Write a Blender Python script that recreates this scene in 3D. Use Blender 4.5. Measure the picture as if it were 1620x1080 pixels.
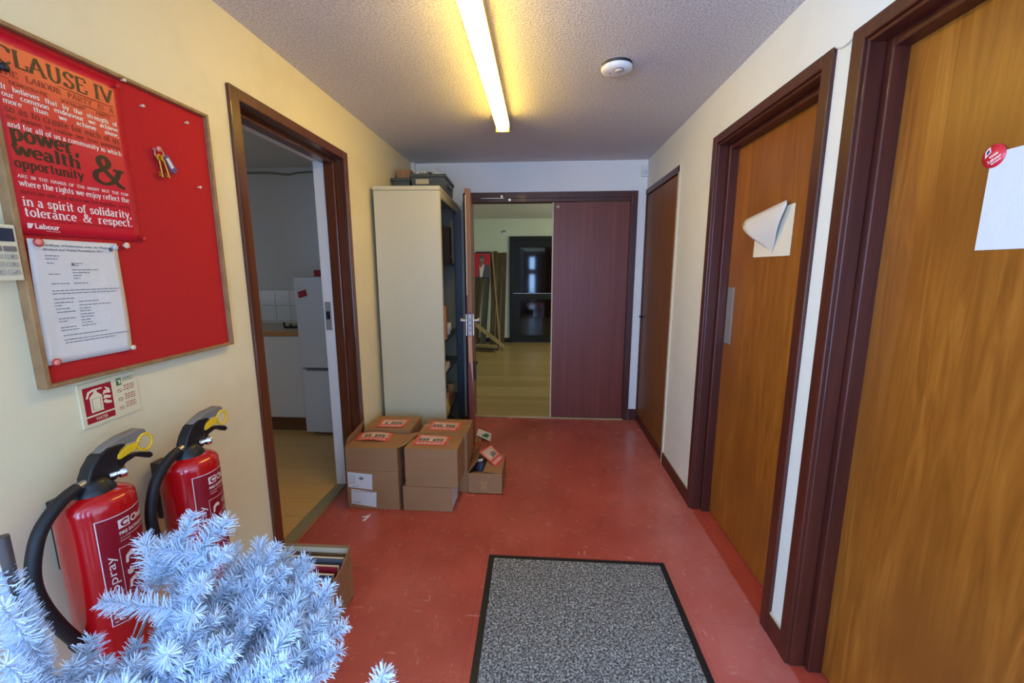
import bpy, bmesh, math, random
from mathutils import Vector, Matrix
for _o in list(bpy.data.objects): bpy.data.objects.remove(_o)
SC = bpy.context.scene
COL = SC.collection
rnd = random.Random(7)
PI = math.pi

# ------------------------------------------------------------------ camera, world, light
F_PX = 667.07
cam_d = bpy.data.cameras.new('camera'); cam = bpy.data.objects.new('camera', cam_d); COL.objects.link(cam)
cam_d.sensor_width = 36.0; cam_d.lens = F_PX/1620*36.0; cam_d.clip_start = 0.02; cam_d.clip_end = 100
_pi, _ya, _ro = 0.170155, 0.067623, -0.001124
fw = Vector((-math.sin(_ya)*math.cos(_pi), math.cos(_ya)*math.cos(_pi), -math.sin(_pi)))
rt = Vector((math.cos(_ya), math.sin(_ya), 0)); up = rt.cross(fw)
rt2 = rt*math.cos(_ro) + up*math.sin(_ro); up2 = up*math.cos(_ro) - rt*math.sin(_ro)
CAMZ = 1.4518
cam.matrix_world = Matrix(((rt2.x, up2.x, -fw.x, 0), (rt2.y, up2.y, -fw.y, 0), (rt2.z, up2.z, -fw.z, CAMZ), (0, 0, 0, 1)))
SC.camera = cam

SC.view_settings.view_transform = 'Standard'
SC.view_settings.look = 'None'
SC.view_settings.gamma = 1.0
SC.view_settings.exposure = 0.0
SC.view_settings.use_curve_mapping = False

w = bpy.data.worlds.new('daylight_sky'); SC.world = w; w.use_nodes = True
w.node_tree.nodes['Background'].inputs[0].default_value = (0.42, 0.64, 1.0, 1)
w.node_tree.nodes['Background'].inputs[1].default_value = 1.6

LAMP_E = 28.0            # emission of the batten diffuser
def area(name, loc, rot, sx, sy, power, col, spread=PI):
    d = bpy.data.lights.new(name, 'AREA'); d.shape = 'RECTANGLE'; d.size = sx; d.size_y = sy
    d.energy = power; d.color = col; d.spread = spread
    o = bpy.data.objects.new(name, d); COL.objects.link(o); o.location = loc; o.rotation_euler = rot
    return o
# daylight through the glazed entrance behind the camera; added fill lights inside the kitchen and hall
area('entrance_daylight', (-0.1, -2.1, 1.30), (math.radians(-90), 0, PI), 2.3, 2.2, 230, (0.31, 0.56, 1.0))
area('side_window_daylight', (-1.62, -0.85, 1.45), (0, math.radians(-90), math.radians(32)), 1.5, 1.4, 330, (0.31, 0.56, 1.0))
area('kitchen_fill_light', (-3.735, 2.3, 1.55), (0, math.radians(-90), 0), 1.0, 1.4, 4.5, (0.88, 0.96, 1.0))
area('hall_fill_light', (2.485, 6.4, 1.55), (0, math.radians(90), 0), 1.1, 1.8, 44, (0.97, 1.0, 0.84))

# ------------------------------------------------------------------ colour and material helpers
def lin(c):
    c /= 255.0
    return c/12.92 if c <= 0.04045 else ((c+0.055)/1.055)**2.4
def S(r, g, b): return (lin(r), lin(g), lin(b), 1.0)
MATS = {}
def mat(name, color, rough=0.6, metal=0.0, spec=0.5, coat=0.0):
    if name in MATS: return MATS[name]
    m = bpy.data.materials.new(name); m.use_nodes = True
    b = m.node_tree.nodes['Principled BSDF']
    b.inputs['Base Color'].default_value = color
    b.inputs['Roughness'].default_value = rough
    b.inputs['Metallic'].default_value = metal
    b.inputs['Specular IOR Level'].default_value = spec
    b.inputs['Coat Weight'].default_value = coat
    MATS[name] = m
    return m
def nodes(m): return m.node_tree.nodes, m.node_tree.links, m.node_tree.nodes['Principled BSDF']
def coords(m, scale=(1, 1, 1), rot=(0, 0, 0)):
    n, l, b = nodes(m)
    tc = n.new('ShaderNodeTexCoord'); mp = n.new('ShaderNodeMapping')
    mp.inputs['Scale'].default_value = scale; mp.inputs['Rotation'].default_value = rot
    l.new(tc.outputs['Object'], mp.inputs['Vector'])
    return mp.outputs['Vector']
def noise(m, vec, scale, detail=3.0, rough=0.55, dist=0.0):
    n, l, b = nodes(m)
    t = n.new('ShaderNodeTexNoise'); t.inputs['Scale'].default_value = scale
    t.inputs['Detail'].default_value = detail; t.inputs['Roughness'].default_value = rough
    t.inputs['Distortion'].default_value = dist
    l.new(vec, t.inputs['Vector'])
    return t.outputs['Fac']
def ramp(m, fac, stops):
    n, l, b = nodes(m)
    r = n.new('ShaderNodeValToRGB'); e = r.color_ramp.elements
    e[0].position, e[0].color = stops[0]; e[1].position, e[1].color = stops[1]
    for p, c in stops[2:]:
        x = e.new(p); x.color = c
    l.new(fac, r.inputs['Fac'])
    return r.outputs['Color']
def mix(m, fac, a, c, mode='MIX'):
    n, l, b = nodes(m)
    x = n.new('ShaderNodeMix'); x.data_type = 'RGBA'; x.blend_type = mode
    for sock, v in ((x.inputs[0], fac), (x.inputs[6], a), (x.inputs[7], c)):
        if hasattr(v, 'is_linked'): l.new(v, sock)
        else: sock.default_value = v
    return x.outputs[2]
def mth(m, op, a, c=None):
    n, l, b = nodes(m)
    x = n.new('ShaderNodeMath'); x.operation = op
    for i, v in enumerate((a, c)):
        if v is None: continue
        if hasattr(v, 'is_linked'): l.new(v, x.inputs[i])
        else: x.inputs[i].default_value = v
    return x.outputs[0]
def base(m, sock): m.node_tree.links.new(sock, nodes(m)[2].inputs['Base Color'])
def bump(m, fac, strength=0.3, dist=0.01):
    n, l, b = nodes(m)
    x = n.new('ShaderNodeBump'); x.inputs['Strength'].default_value = strength; x.inputs['Distance'].default_value = dist
    l.new(fac, x.inputs['Height']); l.new(x.outputs['Normal'], b.inputs['Normal'])
def wood(name, stops, rough=0.4, scale=(30, 30, 1.2), nscale=1.0, coat=0.0, bumps=0.05, dist=0.6, blot=None):
    if name in MATS: return MATS[name]
    m = mat(name, stops[0][1], rough, coat=coat)
    v = coords(m, scale)
    f = noise(m, v, nscale, 5.0, 0.6, dist)
    c = ramp(m, f, stops)
    if blot:
        f2 = noise(m, coords(m, (1, 1, 0.6)), 3.0, 2.0)
        c = mix(m, ramp(m, f2, [(0.42, (0, 0, 0, 1)), (0.7, (0.75, 0.75, 0.75, 1))]), c, blot)
    base(m, c); bump(m, f, bumps, 0.002)
    return m

# wall paint, slightly dirty
def paint(name, col, dirt, amount=0.35):
    m = mat(name, col, 0.55)
    f = noise(m, coords(m, (1, 1, 1)), 2.3, 5.0, 0.65)
    f2 = noise(m, coords(m, (1, 1, 1)), 70.0, 2.0)
    base(m, mix(m, ramp(m, f, [(0.5, (0, 0, 0, 1)), (0.85, (amount, amount, amount, 1))]), col, dirt))
    bump(m, f2, 0.08, 0.004)
    return m
M_WALL = paint('magnolia_paint', S(229, 216, 178), S(180, 166, 126))
M_WALLB = paint('white_paint', S(238, 235, 230), S(195, 190, 190), 0.25)
M_WALLK = paint('kitchen_paint', S(205, 205, 205), S(170, 170, 165), 0.3)
M_WALLH = paint('hall_paint', S(212, 220, 198), S(185, 192, 170), 0.25)
M_WALLR = paint('pale_cream_paint', S(231, 227, 212), S(190, 184, 168), 0.3)
M_CEIL = mat('textured_ceiling', S(214, 207, 204), 0.62)
_f = noise(M_CEIL, coords(M_CEIL), 115.0, 3.0, 0.65, 0.0); bump(M_CEIL, _f, 1.0, 0.010)
base(M_CEIL, ramp(M_CEIL, _f, [(0.36, S(196, 188, 185)), (0.62, S(240, 233, 230))]))
M_CEILP = mat('plain_ceiling', S(205, 207, 205), 0.8)

# red vinyl tiles with light streaks
def vinyl():
    m = mat('red_vinyl', S(170, 72, 62), 0.36)
    n, l, b = nodes(m)
    v = coords(m)
    f1 = noise(m, v, 2.2, 4.0, 0.6)
    c = ramp(m, f1, [(0.3, S(166, 70, 54)), (0.7, S(194, 91, 73))])
    st = noise(m, coords(m, (60, 14, 1), (0, 0, 0.5)), 1.0, 2.0, 0.5)
    st2 = noise(m, coords(m, (12, 70, 1), (0, 0, -0.2)), 1.0, 2.0, 0.5)
    for s in (st, st2):
        c = mix(m, ramp(m, s, [(0.67, (0, 0, 0, 1)), (0.75, (0.5, 0.5, 0.5, 1))]), c, S(238, 176, 162))
    ns = noise(m, coords(m, (26, 9, 1), (0, 0, 0.1)), 1.0, 4.0)
    c = mix(m, ramp(m, ns, [(0.5, (0, 0, 0, 1)), (0.8, (0.3, 0.3, 0.3, 1))]), c, S(152, 62, 50))
    # seams on a 305 mm grid; painted reflections: deeper red inside door recesses, pinkish sheen beside them
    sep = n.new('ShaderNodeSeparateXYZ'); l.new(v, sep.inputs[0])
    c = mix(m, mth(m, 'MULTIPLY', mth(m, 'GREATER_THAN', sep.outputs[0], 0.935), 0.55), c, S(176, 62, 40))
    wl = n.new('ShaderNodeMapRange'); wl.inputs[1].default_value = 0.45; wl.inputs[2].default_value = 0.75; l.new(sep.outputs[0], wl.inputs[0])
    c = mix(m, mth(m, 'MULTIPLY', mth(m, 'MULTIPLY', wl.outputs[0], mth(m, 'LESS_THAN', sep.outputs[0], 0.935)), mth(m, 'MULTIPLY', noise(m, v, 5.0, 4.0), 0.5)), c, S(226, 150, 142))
    seam = None
    for k, off in ((0, 0.645), (1, 3.105)):
        t = mth(m, 'ADD', sep.outputs[k], -off + 30.5)
        t = mth(m, 'MODULO', t, 0.305)
        t = mth(m, 'LESS_THAN', t, 0.0022)
        seam = t if seam is None else mth(m, 'MAXIMUM', seam, t)
    c = mix(m, mth(m, 'MULTIPLY', seam, 0.32), c, S(92, 34, 30))
    base(m, c)
    rr = n.new('ShaderNodeMapRange'); rr.inputs[3].default_value = 0.14; rr.inputs[4].default_value = 0.36
    l.new(noise(m, coords(m, (3, 3, 3)), 3.0, 4.0), rr.inputs[0]); l.new(rr.outputs[0], b.inputs['Roughness'])
    return m
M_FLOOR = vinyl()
def plankfloor(name, c1, c2, along_x=True, pw=0.13, rough=0.3):
    m = mat(name, c1, rough)
    n, l, b = nodes(m)
    v = coords(m); sep = n.new('ShaderNodeSeparateXYZ'); l.new(v, sep.inputs[0])
    a = sep.outputs[1] if along_x else sep.outputs[0]
    row = mth(m, 'FLOOR', mth(m, 'DIVIDE', mth(m, 'ADD', a, 20.0), pw))
    wn = n.new('ShaderNodeTexWhiteNoise'); wn.noise_dimensions = '1D'; l.new(row, wn.inputs['W'])
    g = noise(m, coords(m, (2.0, 40, 1) if along_x else (40, 2.0, 1)), 1.0, 5.0, 0.6, 0.5)
    k = mth(m, 'ADD', mth(m, 'MULTIPLY', wn.outputs['Value'], 0.35), mth(m, 'MULTIPLY', g, 0.7))
    c = ramp(m, k, [(0.2, c1), (0.85, c2)])
    edge = mth(m, 'LESS_THAN', mth(m, 'MODULO', mth(m, 'ADD', a, 20.0), pw), 0.003)
    base(m, mix(m, mth(m, 'MULTIPLY', edge, 0.6), c, S(70, 55, 30)))
    return m
M_HFLOOR = plankfloor('hall_laminate', S(150, 122, 72), S(182, 156, 104))
M_KFLOOR = plankfloor('kitchen_vinyl', S(204, 160, 96), S(216, 178, 118), True, 0.2, 0.45)

M_VENEER = wood('orange_veneer', [(0.25, S(122, 66, 14)), (0.5, S(152, 87, 24)), (0.75, S(174, 108, 38))], 0.36, (20, 20, 1.6), 1.0, 0.0, 0.10, 2.2, S(128, 70, 18))
M_VENEER2 = wood('brown_veneer', [(0.22, S(108, 64, 20)), (0.5, S(128, 78, 28)), (0.78, S(142, 90, 36))], 0.48, (26, 26, 1.1), 1.0, 0.0, 0.06, 1.0)
M_FRAME = wood('dark_stained_frame', [(0.3, S(62, 21, 11)), (0.7, S(86, 34, 20))], 0.42, (30, 30, 1.5), 1.0, 0.05, 0.04)
M_FRAME2 = wood('brown_stained_frame', [(0.3, S(76, 36, 20)), (0.7, S(104, 54, 30))], 0.32, (30, 30, 1.5), 1.0, 0.3, 0.03)
M_MAHOG = wood('mahogany_veneer', [(0.25, S(96, 36, 22)), (0.75, S(130, 57, 38))], 0.44, (40, 40, 0.8), 1.0, 0.0, 0.05)
M_LEAFEDGE = wood('stained_door_edge', [(0.3, S(110, 64, 18)), (0.7, S(142, 88, 30))], 0.5, (40, 40, 1.0))
M_BAREWOOD = wood('bare_chipped_wood', [(0.3, S(186, 130, 104)), (0.7, S(214, 164, 136))], 0.7, (60, 60, 3))
M_CREAM = mat('cream_lipping', S(206, 190, 160), 0.55)
M_OAK = wood('oak_board_frame', [(0.3, S(128, 92, 56)), (0.7, S(168, 130, 86))], 0.55, (14, 30, 14), 1.0)
M_WHITEP = mat('white_plastic', S(226, 224, 222), 0.45)
M_BEIGE = mat('beige_plastic', S(222, 212, 180), 0.45)
M_BLACKP = mat('black_plastic', S(24, 24, 27), 0.38)
M_GREYP = mat('grey_plastic', S(124, 116, 106), 0.55)
M_STEEL = mat('brushed_steel', S(190, 188, 186), 0.32, 1.0)
M_CHROME = mat('chrome', S(215, 215, 215), 0.12, 1.0)
M_ALU = mat('dull_aluminium', S(168, 166, 162), 0.5, 0.6)
M_BRASS = mat('brass', S(196, 150, 70), 0.3, 1.0)
M_YELLOW = mat('yellow_plastic', S(232, 186, 30), 0.4)
M_RED = mat('extinguisher_red', S(190, 14, 20), 0.18, coat=0.6)
M_LABELRED = mat('label_dark_red', S(146, 16, 34), 0.3)
M_RUBBER = mat('black_rubber', S(20, 21, 24), 0.55)
M_PRINTW = mat('white_print', S(236, 222, 214), 0.55)
M_PRINTK = mat('black_print', S(34, 20, 20), 0.5)
M_PRINTR = mat('dark_red_print', S(122, 12, 26), 0.5)
M_POSTER = mat('red_poster_paper', S(206, 24, 46), 0.32)
M_FELT = mat('red_felt', S(186, 20, 20), 0.95)
_f = noise(M_FELT, coords(M_FELT), 260.0, 2.0); bump(M_FELT, _f, 0.3, 0.003)
base(M_FELT, ramp(M_FELT, _f, [(0.3, S(170, 16, 16)), (0.7, S(196, 26, 24))]))
M_PAPER = mat('white_paper', S(218, 213, 206), 0.7)
_f = noise(M_PAPER, coords(M_PAPER), 14.0, 3.0); bump(M_PAPER, _f, 0.35, 0.01)
M_PAPER2 = mat('yellowed_paper', S(232, 222, 200), 0.7)
M_INK = mat('grey_ink', S(112, 110, 116), 0.7)
M_PINK = mat('pink_pin', S(226, 130, 116), 0.35)
M_PINR = mat('red_pin', S(196, 40, 40), 0.35)
M_PINW = mat('white_pin', S(226, 200, 170), 0.4)
M_PINC = mat('clear_pin', S(196, 190, 190), 0.2)
M_CARD = wood('cardboard', [(0.3, S(150, 106, 68)), (0.7, S(160, 116, 74))], 0.7, (5, 5, 24), 1.0, 0, 0.03, 0.2)
M_CARDIN = mat('cardboard_inside', S(150, 118, 80), 0.85)
M_TAPE = mat('brown_tape', S(164, 122, 74), 0.28)
M_CUPB = mat('cream_enamel', S(192, 184, 154), 0.42)
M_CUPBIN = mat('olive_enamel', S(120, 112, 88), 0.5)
M_TAMB = mat('blue_grey_enamel', S(62, 68, 84), 0.35)
M_CRATE = mat('grey_green_plastic', S(66, 70, 64), 0.5)
M_FRIDGE = mat('fridge_white', S(206, 206, 206), 0.35)
M_CABK = mat('kitchen_unit_white', S(214, 213, 210), 0.45)
M_WORKTOP = mat('worktop_beige', S(196, 176, 150), 0.45)
M_WTEDGE = mat('worktop_edge', S(176, 126, 76), 0.45)
M_PLINTH = mat('brown_plinth', S(108, 72, 42), 0.6)
M_DRED = mat('dark_red_card', S(150, 18, 34), 0.5)
M_GLASSD = mat('dark_glass', S(10, 13, 13), 0.05, spec=0.8)
M_DARKD = mat('black_stained_door', S(15, 14, 11), 0.5)
M_LEAFO = mat('orange_leaflet', S(222, 92, 66), 0.45)
M_LEAFR = mat('red_leaflet', S(206, 42, 46), 0.45)
M_SKIN = mat('printed_skin_grey', S(150, 124, 116), 0.5)
M_PGREY = mat('printed_jacket_grey', S(84, 86, 96), 0.5)
M_PDK = mat('printed_dark_blue', S(44, 48, 70), 0.5)
M_GREEN = mat('printed_green', S(40, 110, 70), 0.5)
M_PLANKD = wood('dark_olive_plank', [(0.3, S(64, 50, 30)), (0.7, S(98, 80, 50))], 0.7, (20, 20, 1.0))
M_PLANKG = wood('grey_board', [(0.3, S(96, 90, 78)), (0.7, S(118, 112, 96))], 0.7, (12, 12, 1.0))
M_PLANKL = wood('pale_batten', [(0.3, S(150, 128, 82)), (0.7, S(180, 156, 106))], 0.7, (20, 20, 2.0))
M_TINSEL = mat('white_tinsel', S(216, 229, 248), 0.4)
M_WIRE = mat('grey_wire', S(176, 174, 180), 0.4, 0.3)
M_POLE = mat('dark_tube', S(70, 60, 56), 0.45)
M_CABLE = mat('white_cable', S(214, 206, 190), 0.5)
M_GROUT = mat('tile_grout', S(150, 156, 160), 0.8)
M_TILE = mat('white_tile', S(222, 226, 230), 0.2)
M_BAG = mat('yellow_bag', S(190, 170, 90), 0.5)
M_DARKJUNK = mat('dark_fabric', S(40, 36, 32), 0.8)
M_THRESH = wood('threshold_wood', [(0.3, S(168, 146, 108)), (0.7, S(196, 174, 134))], 0.5, (1.5, 40, 40))
M_GREYSTRIP = mat('grey_threshold', S(140, 128, 100), 0.5)
# mat pile
M_MAT = mat('speckled_mat_pile', S(120, 120, 124), 0.95)
_f = noise(M_MAT, coords(M_MAT), 125.0, 3.0, 0.7, 0.3)
base(M_MAT, ramp(M_MAT, _f, [(0.38, S(52, 50, 47)), (0.5, S(112, 110, 105)), (0.63, S(196, 193, 186))]))
bump(M_MAT, _f, 0.8, 0.006)
M_LAMP = mat('lit_diffuser', S(255, 240, 190), 0.4)
_b = nodes(M_LAMP)[2]; _b.inputs['Emission Color'].default_value = (1.0, 0.68, 0.11, 1); _b.inputs['Emission Strength'].default_value = LAMP_E
M_LAMPCAP = mat('yellowed_end_cap', S(232, 206, 90), 0.4)
M_LAMPB = mat('batten_body', S(206, 176, 96), 0.5)
M_PANE = bpy.data.materials.new('clear_pane'); M_PANE.use_nodes = True
_n = M_PANE.node_tree.nodes; _l = M_PANE.node_tree.links; _n.clear()
_o = _n.new('ShaderNodeOutputMaterial'); _m = _n.new('ShaderNodeMixShader'); _t = _n.new('ShaderNodeBsdfTransparent'); _g = _n.new('ShaderNodeBsdfGlossy')
_g.inputs['Roughness'].default_value = 0.02; _m.inputs[0].default_value = 0.07
_l.new(_t.outputs[0], _m.inputs[1]); _l.new(_g.outputs[0], _m.inputs[2]); _l.new(_m.outputs[0], _o.inputs['Surface'])

# ------------------------------------------------------------------ mesh helpers
ORG = {}
class MB:
    def __init__(self): self.v = []; self.f = []; self.sm = []
    def add(self, vs, fs, smooth=False):
        k = len(self.v); self.v += [Vector(p) for p in vs]
        for f in fs: self.f.append([i+k for i in f]); self.sm.append(smooth)
        return self
    def box(self, x0, x1, y0, y1, z0, z1):
        x0, x1 = sorted((x0, x1)); y0, y1 = sorted((y0, y1)); z0, z1 = sorted((z0, z1))
        return self.add([(x0,y0,z0),(x1,y0,z0),(x1,y1,z0),(x0,y1,z0),(x0,y0,z1),(x1,y0,z1),(x1,y1,z1),(x0,y1,z1)],
                 [(3,2,1,0),(4,5,6,7),(0,1,5,4),(1,2,6,5),(2,3,7,6),(3,0,4,7)])
    def rbox(self, x0, x1, y0, y1, z0, z1, r=0.004):
        bm = bmesh.new(); t = MB().box(x0, x1, y0, y1, z0, z1)
        vs = [bm.verts.new(p) for p in t.v]
        for f in t.f: bm.faces.new([vs[i] for i in f])
        bmesh.ops.bevel(bm, geom=list(bm.edges), offset=r, segments=2, profile=0.7, affect='EDGES')
        bm.verts.index_update()
        self.add([p.co.copy() for p in bm.verts], [[p.index for p in f.verts] for f in bm.faces]); bm.free()
        return self
    def hexa(self, p):   # 8 corners: bottom 4 then top 4
        return self.add(p, [(3,2,1,0),(4,5,6,7),(0,1,5,4),(1,2,6,5),(2,3,7,6),(3,0,4,7)])
    def slab(self, quad, th, n=None):   # quad extruded along its normal
        q = [Vector(p) for p in quad]
        if n is None: n = (q[1]-q[0]).cross(q[3]-q[0]).normalized()
        n = Vector(n)*th
        return self.hexa(q + [p+n for p in q])
    def prism(self, poly, f, a, b):   # poly of 2D points, f(u, v, w) -> 3D, extruded from w=a to w=b
        n = len(poly)
        vs = [f(u, v, a) for u, v in poly] + [f(u, v, b) for u, v in poly]
        fs = [list(range(n))[::-1], list(range(n, 2*n))] + [(i, (i+1) % n, (i+1) % n+n, i+n) for i in range(n)]
        return self.add(vs, fs)
    def tube(self, pts, r, seg=10, caps=True, smooth=True):
        pts = [Vector(p) for p in pts]; n = len(pts)
        rs = r if isinstance(r, (list, tuple)) else [r]*n
        vs = []; fs = []
        prev = None
        for i, p in enumerate(pts):
            t = (pts[min(i+1, n-1)]-pts[max(i-1, 0)]).normalized()
            if prev is None:
                a = t.orthogonal().normalized()
            else:
                a = (prev - t*prev.dot(t)).normalized()
            prev = a; b = t.cross(a)
            for k in range(seg):
                an = 2*PI*k/seg
                vs.append(p + (a*math.cos(an) + b*math.sin(an))*rs[i])
        for i in range(n-1):
            for k in range(seg):
                fs.append((i*seg+k, i*seg+(k+1) % seg, (i+1)*seg+(k+1) % seg, (i+1)*seg+k))
        self.add(vs, fs, smooth)
        if caps: self.add([vs[k] for k in range(seg)], [list(range(seg))[::-1]]); self.add(vs[-seg:], [list(range(seg))])
        return self
    def lathe(self, prof, cx, cy, seg=40, axis='z', cz=0, smooth=True):
        vs = []; fs = []
        for r, h in prof:
            for k in range(seg):
                a = 2*PI*k/seg; c, s = r*math.cos(a), r*math.sin(a)
                if axis == 'z': vs.append((cx+c, cy+s, h))
                elif axis == 'x': vs.append((h, cx+cy+c, cz+s))
                else: vs.append((cx+s, h, cz+c))
        n = len(prof)
        for i in range(n-1):
            for k in range(seg):
                fs.append((i*seg+k, i*seg+(k+1) % seg, (i+1)*seg+(k+1) % seg, (i+1)*seg+k))
        self.add(vs, fs, smooth)
        if prof[0][0] > 1e-5: self.add(vs[:seg], [list(range(seg))[::-1]])
        if prof[-1][0] > 1e-5: self.add(vs[-seg:], [list(range(seg))])
        return self
    def build(self, name, m, parent=None, bevel=0.0):
        org = ORG.get(parent.name, Vector((0, 0, 0))) if parent else Vector((0, 0, 0))
        me = bpy.data.meshes.new(name)
        me.from_pydata([tuple(p-org) for p in self.v], [], self.f)
        me.polygons.foreach_set('use_smooth', self.sm)
        me.materials.append(m); me.update()
        o = bpy.data.objects.new(name, me); COL.objects.link(o)
        if parent:
            o.parent = parent; ORG[o.name] = org
        if bevel:
            md = o.modifiers.new('bevel', 'BEVEL'); md.width = bevel; md.segments = 2; md.limit_method = 'ANGLE'
        return o
def tag(o, label, cat, group=None, kind=None):
    o['label'] = label; o['category'] = cat
    if group: o['group'] = group
    if kind: o['kind'] = kind
    return o
def thing(name, loc, label, cat, group=None, kind=None):
    o = bpy.data.objects.new(name, None); COL.objects.link(o); o.empty_display_size = 0.05
    o.location = loc; ORG[o.name] = Vector(loc)
    return tag(o, label, cat, group, kind)
def copy_tree(o, parent=None):
    c = o.copy(); COL.objects.link(c)
    if parent: c.parent = parent
    for ch in list(o.children): copy_tree(ch, c)
    return c
def catmull(P, n=6):
    P = [Vector(p) for p in P]; out = []
    for i in range(len(P)-1):
        p0 = P[max(i-1, 0)]; p1 = P[i]; p2 = P[i+1]; p3 = P[min(i+2, len(P)-1)]
        for k in range(n):
            t = k/n
            out.append(0.5*((2*p1) + (p2-p0)*t + (2*p0-5*p1+4*p2-p3)*t*t + (3*p1-p0-3*p2+p3)*t**3))
    out.append(P[-1]); return out

# ------------------------------------------------------------------ lettering
def sans(s, size=1.0, bold=0.0):   # flat letter mesh of the built-in typeface, in 2D
    cu = bpy.data.curves.new('t', 'FONT'); cu.body = s; cu.size = size; cu.resolution_u = 3; cu.offset = bold
    ob = bpy.data.objects.new('t', cu); COL.objects.link(ob)
    dg = bpy.context.evaluated_depsgraph_get(); dg.update()
    me = bpy.data.meshes.new_from_object(ob.evaluated_get(dg))
    vs = [(p.co.x, p.co.y) for p in me.vertices]; fs = [list(p.vertices) for p in me.polygons]
    bpy.data.objects.remove(ob); bpy.data.curves.remove(cu); bpy.data.meshes.remove(me)
    return vs, fs
def put_sans(mb, s, f, x0, y0, width, height, bold=0.0):   # fitted into a box of the 2D frame f(u, v)
    vs, fs = sans(s, 1.0, bold)
    if not vs: return
    ax = min(v[0] for v in vs); bx = max(v[0] for v in vs); ay = min(v[1] for v in vs); by = max(v[1] for v in vs)
    mb.add([f(x0+(v[0]-ax)/(bx-ax)*width, y0+(v[1]-ay)/(by-ay)*height) for v in vs], fs)
def arc(cx, cy, rx, ry, a0, a1, n=14):
    return [(cx+rx*math.cos(math.radians(a0+(a1-a0)*i/n)), cy+ry*math.sin(math.radians(a0+(a1-a0)*i/n))) for i in range(n+1)]
def cr(*p): return [(q.x, q.y) for q in catmull([(a, b, 0) for a, b in p], 5)]
def ser(x, y, w=0.1): return ('s', x, y, w)
def Ln(*p): return list(p)
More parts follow.
